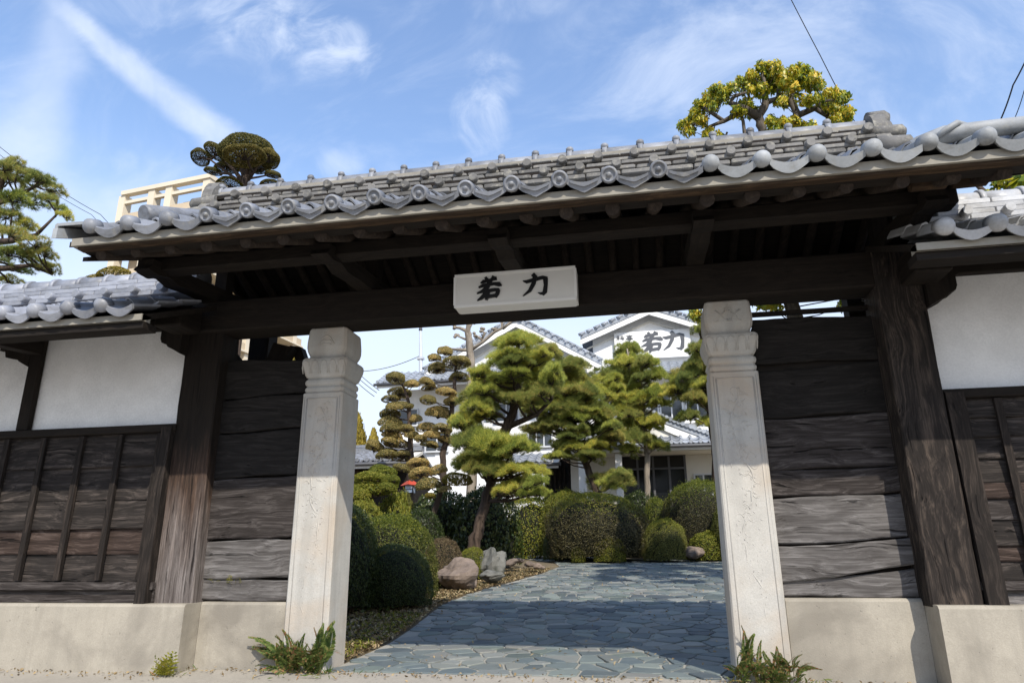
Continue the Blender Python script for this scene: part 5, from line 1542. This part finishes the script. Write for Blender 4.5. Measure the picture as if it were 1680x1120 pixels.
tree('pine_tree', 'open branched pine with long needles above the left wall roof', 'pine tree', 3.2,
     [(-70, 560, .14), (-60, 480, .13), (-40, 400, .11), (-15, 330, .08), (10, 280, .05), (20, 262, .03)],
     [(a*k_, 180+b*k_, c*k_, d*k_) for a, b, c, d in ((20, 270, 60, 36), (70, 250, 46, 30), (110, 300, 64, 38), (185, 330, 66, 36), (245, 375, 58, 36), (40, 330, 66, 38), (60, 420, 70, 38), (150, 430, 64, 36), (235, 425, 46, 30), (312, 505, 38, 26), (280, 470, 40, 24), (30, 500, 70, 40), (120, 550, 56, 32), (60, 590, 66, 38), (170, 640, 62, 30), (215, 690, 52, 28), (120, 690, 66, 32), (40, 680, 70, 36), (245, 760, 50, 24), (180, 740, 52, 24), (90, 770, 60, 24), (40, 825, 66, 22), (-60, 300, 80, 40), (-80, 420, 90, 40), (-70, 560, 90, 40), (-60, 700, 80, 40))],
     LOOSE, M['bark'], NP, dy=.6, fill=0, limb_r=.028, padname='needle_spray', mat2=M['needle'],
     extra=[[(-40, 400, .07, 0), (20, 395, .05, -.1), (60, 385, .03, -.2), (95, 350, .015, -.2)], [(-55, 440, .07, 0), (10, 440, .05, .2), (50, 435, .03, .1), (85, 450, .015, .1)], [(-20, 340, .05, 0), (30, 320, .035, .2), (70, 300, .02, .2)]])

# ------------------------------------------------------------------ cloud pruned trees
TG = 'cloud pruned garden trees'
k_ = 1/2.948
tree('pruned_tree', 'umbrella shaped pruned tree poking above the left end of the gate roof', 'tree', 8.0,
     [(404, 420, .13), (404, 330, .12), (403, 303, .10), (402, 275, .06), (402, 250, .03)],
     [(1200*k_, 180+172*k_, 156*k_, 92*k_, .25), (1185*k_, 180+205*k_, 112*k_, 40*k_, -.55), (968*k_, 180+216*k_, 56*k_, 28*k_, 0.), (1300*k_, 180+215*k_, 62*k_, 44*k_, 0.1), (1050*k_, 180+190*k_, 66*k_, 36*k_, .1), (1302*k_, 180+350*k_, 50*k_, 18*k_, .1), (1320*k_, 180+305*k_, 42*k_, 22*k_, .2), (1030*k_, 180+290*k_, 44*k_, 20*k_, .1), (1110*k_, 180+362*k_, 66*k_, 18*k_, -.2, M['topiary_gold']), (1100*k_, 180+270*k_, 60*k_, 26*k_, .3), (1260*k_, 180+270*k_, 60*k_, 26*k_, .3)],
     [with_mat(m_, M['topiary_dark']) for m_ in CLIPF], M['bark'], TG, dy=.3, limb_r=.045, zk=.72,
     extra=[[(403, 305, .07), (385, 280, .045), (368, 262, .03)], [(403, 300, .07), (420, 275, .045), (440, 255, .03)], [(402, 300, .06), (395, 270, .04), (385, 245, .025)], [(403, 290, .06), (412, 262, .04), (425, 240, .025)], [(402, 305, .05), (375, 285, .035), (345, 262, .02)]])
tree('pruned_tree', 'tiered pruned tree left of the steel pole, with small rounded pads', 'tree', 12.0,
     [(674, 790, .085), (673, 738, .08), (671, 677, .06), (669, 655, .045), (660, 628, .02)],
     [(649, 616, 17, 9), (676, 627, 13, 6), (656, 641, 20, 7), (640, 652, 15, 5), (656, 663, 24, 7), (640, 676, 18, 7), (640, 689, 22, 9), (640, 700, 19, 8), (644, 712, 18, 7), (615, 730, 16, 10), (682, 684, 11, 7), (662, 700, 16, 7), (650, 724, 22, 8), (634, 742, 20, 8), (676, 712, 13, 6), (660, 745, 18, 7)],
     CLIP, M['bark'], TG, dy=.35, fill=1, limb_r=.022)
tree('pruned_tree', 'tiered pruned tree between the steel pole and the large leaning pine', 'tree', 11.0,
     [(728, 800, .085), (726, 745, .08), (740, 690, .065), (746, 640, .05), (748, 600, .03), (735, 575, .015)],
     [(713, 584, 12, 6), (730, 573, 13, 8), (748, 591, 22, 9), (716, 600, 15, 9), (701, 624, 13, 6), (704, 634, 13, 4), (702, 653, 15, 7), (732, 640, 17, 7), (719, 673, 22, 11), (703, 698, 17, 8), (708, 711, 15, 7), (690, 716, 11, 6), (703, 727, 15, 6), (726, 700, 16, 7), (734, 720, 16, 8), (755, 615, 16, 7), (742, 655, 16, 7)],
     CLIP, M['bark'], TG, dy=.35, fill=1, limb_r=.022)
tree('pruned_tree', 'low pruned tree with golden topped pads in front of the dark camellia bush', 'tree', 8.8,
     [(706, 862, .07), (711, 845, .065), (722, 807, .055), (730, 790, .035)],
     [(703, 791, 22, 11, -.1), (750, 782, 26, 11, 0., M['topiary_gold']), (706, 811, 9, 5, -.2, M['topiary_gold']), (690, 772, 20, 9, .3), (718, 768, 17, 9, .4), (685, 757, 19, 8, .5), (730, 800, 12, 5, -.2), (660, 765, 17, 7, .4)],
     CLIP, M['bark'], TG, dy=.3, limb_r=.025)
tree('pruned_tree', 'low spreading lime green juniper beside the left stone pillar', 'tree', 6.4,
     [(588, 860, .06), (600, 825, .05), (622, 790, .03)],
     [(625, 773, 28, 12), (610, 785, 34, 13), (602, 799, 38, 15), (585, 812, 32, 13), (640, 785, 16, 8), (575, 800, 24, 12), (630, 795, 20, 9), (560, 820, 24, 12)],
     [with_mat(m_, M['clip_lime']) for m_ in CLIP], M['bark'], TG, dy=.4, fill=1, limb_r=.02)
tree('pruned_tree', 'yellow leaved pruned tree glimpsed through the gap over the left boards', 'tree', 7.0,
     [(448, 700, .07), (446, 640, .06), (444, 600, .04)],
     [(446, 584, 34, 13, 0., M['topiary_gold']), (428, 562, 14, 10, .2, M['topiary_gold']), (474, 590, 26, 12, .3, M['topiary_gold']), (420, 598, 26, 10, .2)],
     CLIP, M['bark'], TG, dy=.3, limb_r=.02)
tree('pruned_tree', 'yellowish pruned tree top just clearing the left wall roof', 'tree', 7.0,
     [(186, 620, .07), (186, 540, .06), (186, 480, .04)],
     [(186, 446, 26, 10, 0., M['topiary_gold']), (165, 462, 28, 10, .2), (210, 462, 28, 10, .2)],
     CLIP, M['bark'], TG, dy=.3, limb_r=.02)

# ------------------------------------------------------------------ broad leaved tree over the right of the gate roof
def kk_(a, b): return (1120+a/2.948, 80+b/2.948)
cl = [(380, 85), (440, 78), (475, 110), (330, 125), (400, 140), (280, 150), (435, 130), (350, 165), (160, 190), (240, 185), (205, 200), (130, 235), (190, 240), (90, 275), (140, 275), (60, 310), (40, 350), (30, 390), (90, 335), (15, 370), (125, 400), (120, 425), (180, 425), (310, 195), (380, 195), (440, 180), (500, 160), (480, 140),
      (550, 98), (600, 108), (640, 130), (620, 170), (565, 140), (645, 165), (520, 250), (595, 245), (660, 240), (700, 210), (745, 212), (775, 230), (690, 262), (740, 282), (790, 300), (780, 325), (735, 340), (715, 290), (430, 340), (480, 350), (540, 345), (500, 378), (580, 372), (440, 385), (620, 375), (300, 262), (345, 300), (270, 300), (470, 240), (545, 190)]
pads = [(rnd.uniform(1215, 1440), rnd.uniform(360, 462), 38, 16, rnd.uniform(-2.9, -1.0)) for _ in range(34)]+[(rnd.uniform(1440, 1560), rnd.uniform(400, 440), 36, 16, rnd.uniform(-2.5, -1.1)) for _ in range(14)]+[(1262, 497, 22, 9), (1245, 490, 14, 8), (1392, 497, 18, 8), (1140, 512, 12, 10)]+[(*kk_(a, b), 40/2.948*rnd.uniform(.8, 1.15), 22/2.948) for a, b in cl]  # first two groups: unseen limbless clusters added to dapple the paving with shade
def lm(*pts): return [(*kk_(a, b), r) for a, b, r in pts]
tree('broadleaf_tree', 'gnarled tree with drooping yellow green leaves above the right of the gate roof', 'tree', 6.0,
     [(1340, 640, .13), (1270, 380, .11), (*kk_(395, 430), .085), (*kk_(368, 330), .075), (*kk_(402, 260), .065), (*kk_(396, 190), .05), (*kk_(385, 120), .02)],
     pads, SPRAY, M['bark_grey'], None, dy=.4, fill=1, padname='leaf_cluster', limb_r=.016, zk=1.1, squash=.9,
     extra=[lm((372, 335, .08), (300, 290, .065), (230, 262, .05), (250, 230, .04), (320, 208, .02)), lm((370, 315, .07), (290, 300, .06), (200, 350, .045), (140, 310, .035), (105, 285, .02)),
            lm((390, 430, .10), (540, 385, .08), (552, 310, .065), (520, 250, .055), (540, 180, .04), (590, 125, .02)), lm((552, 325, .06), (640, 288, .05), (672, 258, .035), (750, 240, .02)),
            lm((640, 290, .045), (700, 330, .03), (745, 350, .015)), lm((400, 262, .06), (462, 240, .045), (470, 150, .035), (450, 100, .02)), lm((385, 420, .07), (300, 425, .045), (292, 350, .03), (280, 310, .015)),
            lm((200, 350, .04), (120, 380, .025), (60, 360, .012)), lm((300, 425, .05), (200, 435, .04), (215, 405, .02))])
tree('broadleaf_tree', 'brown stemmed leafy tree rising behind the right wall roof at the photo edge', 'tree', 4.5,
     [(1680, 480, .12), (1668, 380, .11), (1658, 300, .10), (1668, 285, .06)],
     [(1640, 296, 14, 9), (1672, 290, 18, 10), (1620, 318, 12, 6), (1560, 400, 44, 22), (1610, 380, 50, 26), (1540, 440, 40, 20), (1650, 420, 60, 30), (1590, 450, 50, 24), (1700, 370, 70, 34), (1500, 450, 30, 14), (1760, 330, 70, 40), (1700, 300, 50, 28), (1810, 280, 80, 40), (1840, 400, 80, 40), (1760, 440, 80, 36), (1900, 320, 90, 50)],
     SPRAY, M['bark'], None, dy=1.1, fill=2, padname='leaf_cluster', limb_r=.03,
     extra=[[(1660, 330, .07), (1690, 300, .06), (1760, 290, .04), (1830, 280, .03)], [(1662, 350, .06), (1620, 320, .045), (1600, 300, .03)]])
# bare pollard
def c5(a, b, r): return (540+a/4.308, 480+b/4.308, r)
pol = [[c5(1000, 510, .10), c5(990, 400, .10), c5(985, 330, .09), c5(970, 270, .07), c5(925, 250, .05), c5(885, 245, .04)],
       [c5(985, 405, .06), c5(930, 405, .05), c5(860, 398, .035)], [c5(1010, 400, .06), c5(1090, 345, .05), c5(1170, 275, .05), c5(1225, 250, .05), c5(1215, 180, .05)],
       [c5(1090, 340, .04), c5(1035, 300, .03)], [c5(1080, 325, .04), c5(1100, 285, .035), c5(1075, 262, .03)], [c5(975, 275, .05), c5(1000, 230, .045), c5(1015, 205, .04)],
       [c5(1225, 255, .05), c5(1270, 220, .045), c5(1310, 180, .04)], [c5(965, 330, .04), c5(930, 315, .03), c5(905, 305, .025)], [c5(1170, 275, .04), c5(1165, 262, .035)]]
pt = tree('pollarded_tree', 'pale bare pollarded tree with knobbly branch ends in front of the left gable', 'tree', 15.0,
          [(775, 760, .14), (774, 660, .13), (773, 600, .12), (770, 560, .10), (768, 540, .08), (775, 500, .06)], [], [], M['bark_pale'], None, extra=pol)
mb = MB()
for br in pol:
    a, b, r = br[-1]; c = Vector(at(a, b, 15.0))
    for k in range(4):
        q = c+Vector((jig(.07), jig(.07), jig(.07))); mb.tube([q-Vector((0, 0, .05)), q-Vector((0, 0, .03)), q, q+Vector((0, 0, .03)), q+Vector((0, 0, .05))], [.015, .05, .06, .045, .012], 7)
kn = mb.build('knobs', M['bark_pale'], pt); kn['kind'] = 'stuff'
# far yellow trees
for lab, px, top, hw, bot in (('pointed yellow leaved tree standing close behind the left stone pillar', 588, 684, 18, 760), ('smaller yellow leaved tree right of the pointed one behind the shed', 613, 708, 14, 760)):
    y = 30.0; t = thing('yellow_tree', lab, 'tree', (BX(px, 740, y), y, 1.1), 'yellow trees behind the shed')
    x, zt, zb_ = BX(px, top, y), BZ(px, top, y), BZ(px, bot, y); r = hw*mpp(px, 720, y)
    n = 5000; h = rng.random(n)**.8; th = rng.uniform(0, 6.28, n); rr = r*(1-h**1.6)*np.sqrt(rng.random(n))*(1+.25*np.sin(th*3))+.05
    P = np.stack([x+rr*np.cos(th), y+rr*np.sin(th), zb_+(zt-zb_)*h+rng.normal(0, .1, n)], 1)
    v, f = leaves(P, np.stack([np.cos(th), np.sin(th), 0*th+.2], 1), .22, .25, .6, 2.0)
    inst('foliage', fast_mesh('yellow_foliage', v, [f], [M['willow']]), t)
    mb = MB(); mb.tube([(x, y, 1.0), (x, y, zt-.6)], [.14, .03], 7); mb.build('trunk', M['bark'], t)

# ------------------------------------------------------------------ clipped shrubs
shrub('large clipped dome, leaves darkened for the gate shade, nearest the left stone pillar', 558, 818, 68, 3.2, M['clip_dark'], 'fine', 0)  # dark leaf colour paints the gate's shade into this dome
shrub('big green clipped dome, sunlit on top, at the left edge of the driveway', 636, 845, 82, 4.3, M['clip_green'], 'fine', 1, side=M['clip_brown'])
shrub('added mound of dark leaves for the roof shadow on the big green dome at the driveway edge', 652, 892, 58, 3.55, M['clip_dark'], 'fine', 0)  # mound added where the roof's shadow lies; its dark leaves paint that shade
shrub('low lime clipped mound behind the dark dome at the left pillar', 596, 820, 46, 5.6, M['clip_lime'], 'mid', 0)
shrub('loose bright leaved bush between lantern and green dome', 646, 812, 34, 7.2, M['clip_lime'], 'big', 1)
shrub('reddish brown clipped dome behind the pink rock', 728, 882, 31, 5.75, M['clip_red'], 'mid', 0)
shrub('small lime clipped mound squeezed between pink rock and grey rock', 775, 898, 26, 6.9, M['clip_lime'], 'mid', 1)
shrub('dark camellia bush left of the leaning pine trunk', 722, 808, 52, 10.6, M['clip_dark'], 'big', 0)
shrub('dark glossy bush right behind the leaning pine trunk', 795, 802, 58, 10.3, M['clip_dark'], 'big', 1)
shrub('olive green hedge mound at the bend of the path', 872, 816, 52, 14.6, M['clip_green'], 'box', 0)
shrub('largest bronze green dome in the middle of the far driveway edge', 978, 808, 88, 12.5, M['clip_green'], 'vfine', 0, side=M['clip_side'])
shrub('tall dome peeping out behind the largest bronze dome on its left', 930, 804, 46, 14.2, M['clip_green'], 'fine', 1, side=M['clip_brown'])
shrub('tiny round shrub at the foot of the largest bronze dome', 1000, 879, 27, 11.55, M['clip_green'], 'mid', 1)
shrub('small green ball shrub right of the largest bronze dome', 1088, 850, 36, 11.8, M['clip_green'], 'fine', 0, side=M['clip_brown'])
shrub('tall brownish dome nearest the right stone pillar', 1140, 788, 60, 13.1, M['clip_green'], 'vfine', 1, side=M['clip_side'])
shrub('low bush wedged behind the small ball shrub', 1078, 816, 26, 13.8, M['clip_green'], 'mid', 0)
shrub('yellowish low bush under the tall brownish dome by the right pillar', 1158, 872, 30, 12.0, M['clip_lime'], 'big', 0)
shrub('dark low bush at the left foot of the largest bronze dome', 918, 868, 28, 12.4, M['clip_dark'], 'mid', 0)
shrub('tiny bright sprig bush at the foot of the largest bronze dome, left of centre', 948, 894, 13, 11.6, M['clip_lime'], 'big', 1)
shrub('hedge dome seen past the pale pine trunk before the entrance', 1046, 806, 44, 15.0, M['clip_dark'], 'mid', 1)
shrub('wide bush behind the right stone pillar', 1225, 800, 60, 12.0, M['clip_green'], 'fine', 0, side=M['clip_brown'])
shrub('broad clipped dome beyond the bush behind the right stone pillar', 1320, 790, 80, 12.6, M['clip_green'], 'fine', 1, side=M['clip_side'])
shrub('bronze tinted mound below the red roofed lantern', 662, 806, 22, 9.0, M['clip_brown'], 'mid', 0)
shrub('wide dark bush filling the bed behind the green dome', 690, 835, 40, 8.0, M['clip_dark'], 'mid', 0)

# ------------------------------------------------------------------ rocks
def rock(label, px, py, hw, hh, y, mat, seed, cut=.78, par=None):
    g = np.random.default_rng(seed)
    c = at(px, py, y); m_ = mpp(px, py, y)
    mb = MB(); nu, nv = 28, 16; rings = []
    W_ = [(g.normal(0, 1, 3)*f, g.uniform(0, 6.28), a) for f, a in ((1.5, .14), (2.6, .10), (4.5, .05), (9, .03), (16, .016)) for _ in range(3)]
    pl = [unit(g.normal(0, 1, 3)) for _ in range(9)]
    for j in range(nv+1):
        th = math.pi*(j/nv); rr = []
        for i in range(nu):
            ph = 2*math.pi*i/nu
            d = np.array([math.sin(th)*math.cos(ph), math.sin(th)*math.sin(ph), -math.cos(th)])
            r = 1.0
            for p_ in pl:                               # cleaved faces
                q = float(d@p_)
                if q > .1: r = min(r, cut/q)
            for w_, o, a in W_: r += a*.6*math.sin(float(d@w_)+o)
            rr.append((c[0]+d[0]*r*hw*m_*1.12, y+d[1]*r*hw*m_, c[2]+d[2]*r*hh*m_*1.15))
        rings.append(rr)
    mb.loft(rings, True, False)
    o = mb.build('garden_rock', mat); return tag(o, label, 'rock', 'garden rocks', 'thing')
rock('big pinkish boulder beside the driveway under the reddish dome', 755, 943, 33, 22, 5.4, M['rock_pink'], 8, .68)
rock('upright grey boulder at the foot of the leaning pine', 806, 920, 25, 30, 6.9, M['rock_grey'], 21, .66)
rock('flat low stone in front of the upright grey boulder', 806, 944, 17, 8, 6.2, M['rock_grey'], 5)
rock('small stone at the driveway edge right of the flat low stone', 838, 922, 10, 6, 7.4, M['rock_pink'], 6)
rock('pale flat rock ledge beside the right stone pillar', 1180, 888, 16, 6, 12.2, M['rock_grey'], 12)
rock('low rounded stone at the foot of the tall brownish dome', 1140, 906, 14, 9, 11.6, M['rock_pink'], 15)
for k, (px, py, w_) in enumerate(((852, 919, 9), (868, 925, 9), (884, 929, 8))):
    rock(('first', 'second', 'third')[k]+' dark edging stone from the left where the side path meets the driveway', px, py, w_, 4, 8.6-.15*k, M['rock_pink'], 30+k)

# ------------------------------------------------------------------ ground cover
def scatter(name, n, fx, size, asp, mat, up=1.0, jit=.5, lift=.015):
    P, N = [], []
    while len(P) < n:
        q = fx()
        if q is None: continue
        P.append((q[0], q[1], zg(q[1])+lift+rnd.random()*.02))
    P = np.array(P); v, f = leaves(P, np.tile([0, 0, up], (len(P), 1)), size, asp, jit)
    o = inst(name, fast_mesh(name, v, [f], [mat])); o['kind'] = 'stuff'; return o
def bed_left():
    y = rnd.uniform(.3, 9.5); x = dl(y)-.02-abs(rnd.gauss(0, .55)); return (x, y)
def bed_right():
    y = rnd.uniform(9.5, 13); x = rnd.uniform(-.8, 5.5)
    return (x, y) if (x > dr(y)+.0 or (y > 11.0 and x > dr(y)-.2)) else None
litter = leaf_mat('dry_leaves', [(0.13, 0.09, 0.045), (0.28, 0.20, 0.10), (0.40, 0.31, 0.18), (0.24, 0.21, 0.09)], trans=.1)
scatter('leaf_litter', 12000, bed_left, .05, .5, litter, 1, .6)
scatter('ground_cover', 1800, bed_left, .045, .4, M['clip_side'], .5, .9, .03)
scatter('ground_cover', 4200, bed_right, .06, .45, M['clip_lime'], .5, .9, .04)
scatter('grass', 900, lambda: (dl(y_ := rnd.uniform(.3, 3.0))-.03-abs(rnd.gauss(0, .45)), y_), .06, .2, M['clip_green'], .1, .8, .03)
scatter('ground_cover', 6000, lambda: (rnd.uniform(-7, -1.8), rnd.uniform(3, 16)), .08, .45, M['clip_dark'], .5, .8, .05)

# ------------------------------------------------------------------ ferns and weeds at the foot of the walls
def frond_mesh(name, n, mat, ln=.11, curl=.5):
    """one frond, length 1 along +x, arching"""
    V, F = [], []
    def pt(t): return np.array([t*(1-.12*curl*t), 0, .55*curl*t-.75*curl*t*t])
    for k in range(n):
        t = .08+.92*k/n; p = pt(t); L = ln*(1.15-t)*1.9*math.sin(min(1, t*4)*math.pi/2)
        for s in (-1, 1):
            d = np.array([.45, s*.9, -.15+rnd.uniform(-.2, .2)]); d /= np.linalg.norm(d); w = np.array([.03, -s*.008, .006])
            o = len(V); V += [p-w*.5, p+d*L*.45-w*1.1, p+d*L, p+d*L*.45+w*1.2]; F.append((o, o+1, o+2, o+3))
    for k in range(10):
        a, b = pt(k/10), pt((k+1)/10); o = len(V); w = np.array([0, .006*(1-k/11), 0]); V += [a-w, a+w, b+w, b-w]; F.append((o, o+1, o+2, o+3))
    return fast_mesh(name, np.array(V), [np.array(F)], [mat])
FR = [frond_mesh('frond', 26, M['fern'], .085, c) for c in (.4, .7, 1.0, 1.3)]
WD = [frond_mesh('weed_leaf', 6, M['weed'], .22, c) for c in (.5, .9)]
def clump(name, label, cat, spots, meshes, part):
    t = thing(name, label, cat, spots[0][0], 'plants rooted at the foot of the gate')
    for (x, y, z), az, el, L in spots:
        d = Vector((math.cos(az)*math.cos(el), math.sin(az)*math.cos(el), math.sin(el)))
        q = d.to_track_quat('X', 'Z')
        inst(part, rnd.choice(meshes), t, loc=(x, y, z), rot=(q @ Euler((jig(1.2), 0, 0)).to_quaternion()).to_euler(), scale=(L, L, L))
    return t
sp = []
for k in range(64):
    sp.append(((rnd.uniform(-1.60, -1.20), -.03+jig(.02)-.02, rnd.uniform(-.02, .10)), rnd.uniform(-2.9, -.25), rnd.uniform(.25, 1.35), rnd.uniform(.14, .30)))
for k in range(8): sp.append(((-1.58+jig(.03), -.03, .05+.1*rnd.random()), math.pi+rnd.uniform(-.1, .5), rnd.uniform(.2, .75), rnd.uniform(.2, .33)))
for k in range(6): sp.append(((-1.24+jig(.05), -.03, .05), rnd.uniform(-1.6, -.4), rnd.uniform(1.1, 1.5), rnd.uniform(.3, .42)))
clump('fern_clump', 'green and rust fern clump at the foot of the left stone pillar', 'fern', sp, FR, 'frond')
sp = []
for k in range(90):
    sp.append(((rnd.uniform(1.86, 2.27), -.03+jig(.02)-.02, rnd.uniform(-.03, .10)), rnd.uniform(-2.9, -.25), rnd.uniform(.2, 1.3), rnd.uniform(.10, .22)))
for k in range(3): sp.append(((1.95+jig(.02), -.02, .08), -1.5+jig(.6), 1.3+jig(.15), rnd.uniform(.24, .32)))
clump('fern_clump', 'low creeping fern clump at the foot of the right stone pillar', 'fern', sp, FR, 'frond')
sp = [((-2.44+jig(.05), -.24+jig(.02), -.01), rnd.uniform(-3.1, 0), rnd.uniform(.1, 1.3), rnd.uniform(.12, .24)) for k in range(18)]
clump('weed', 'small bright yellow green weed growing at the foot of the left plinth', 'weed', sp, WD, 'weed_leaf')
sp = [((-2.2+jig(.16), .085, .66+jig(.02)), rnd.uniform(-2.6, -.6), rnd.uniform(-.5, .9), rnd.uniform(.05, .10)) for k in range(9)]
clump('weed', 'tiny sprigs sprouting from the crack in the lowest boards left of the gate', 'weed', sp, WD, 'weed_leaf')

# wind blown bits along the foot of the walls
def foot():
    x = rnd.uniform(-6, 6.5)
    return (x, (-.18 if x < -2.4 or x > 3.2 else -.01)-abs(rnd.gauss(0, .09)))
scatter('leaf_litter', 900, foot, .03, .5, litter, 1, .6, .004)
scatter('leaf_litter', 500, lambda: (rnd.uniform(-1.2, 3.5), rnd.uniform(.1, 9)), .035, .5, litter, 1, .5, .014)
scatter('grass', 260, lambda: (rnd.choice((rnd.gauss(-1.25, .12), rnd.gauss(2.05, .2), rnd.gauss(-2.5, .1))), -.04-abs(rnd.gauss(0, .03))-(.16 if rnd.random() < .2 else 0)), .07, .14, M['fern'], .1, .6, .01)
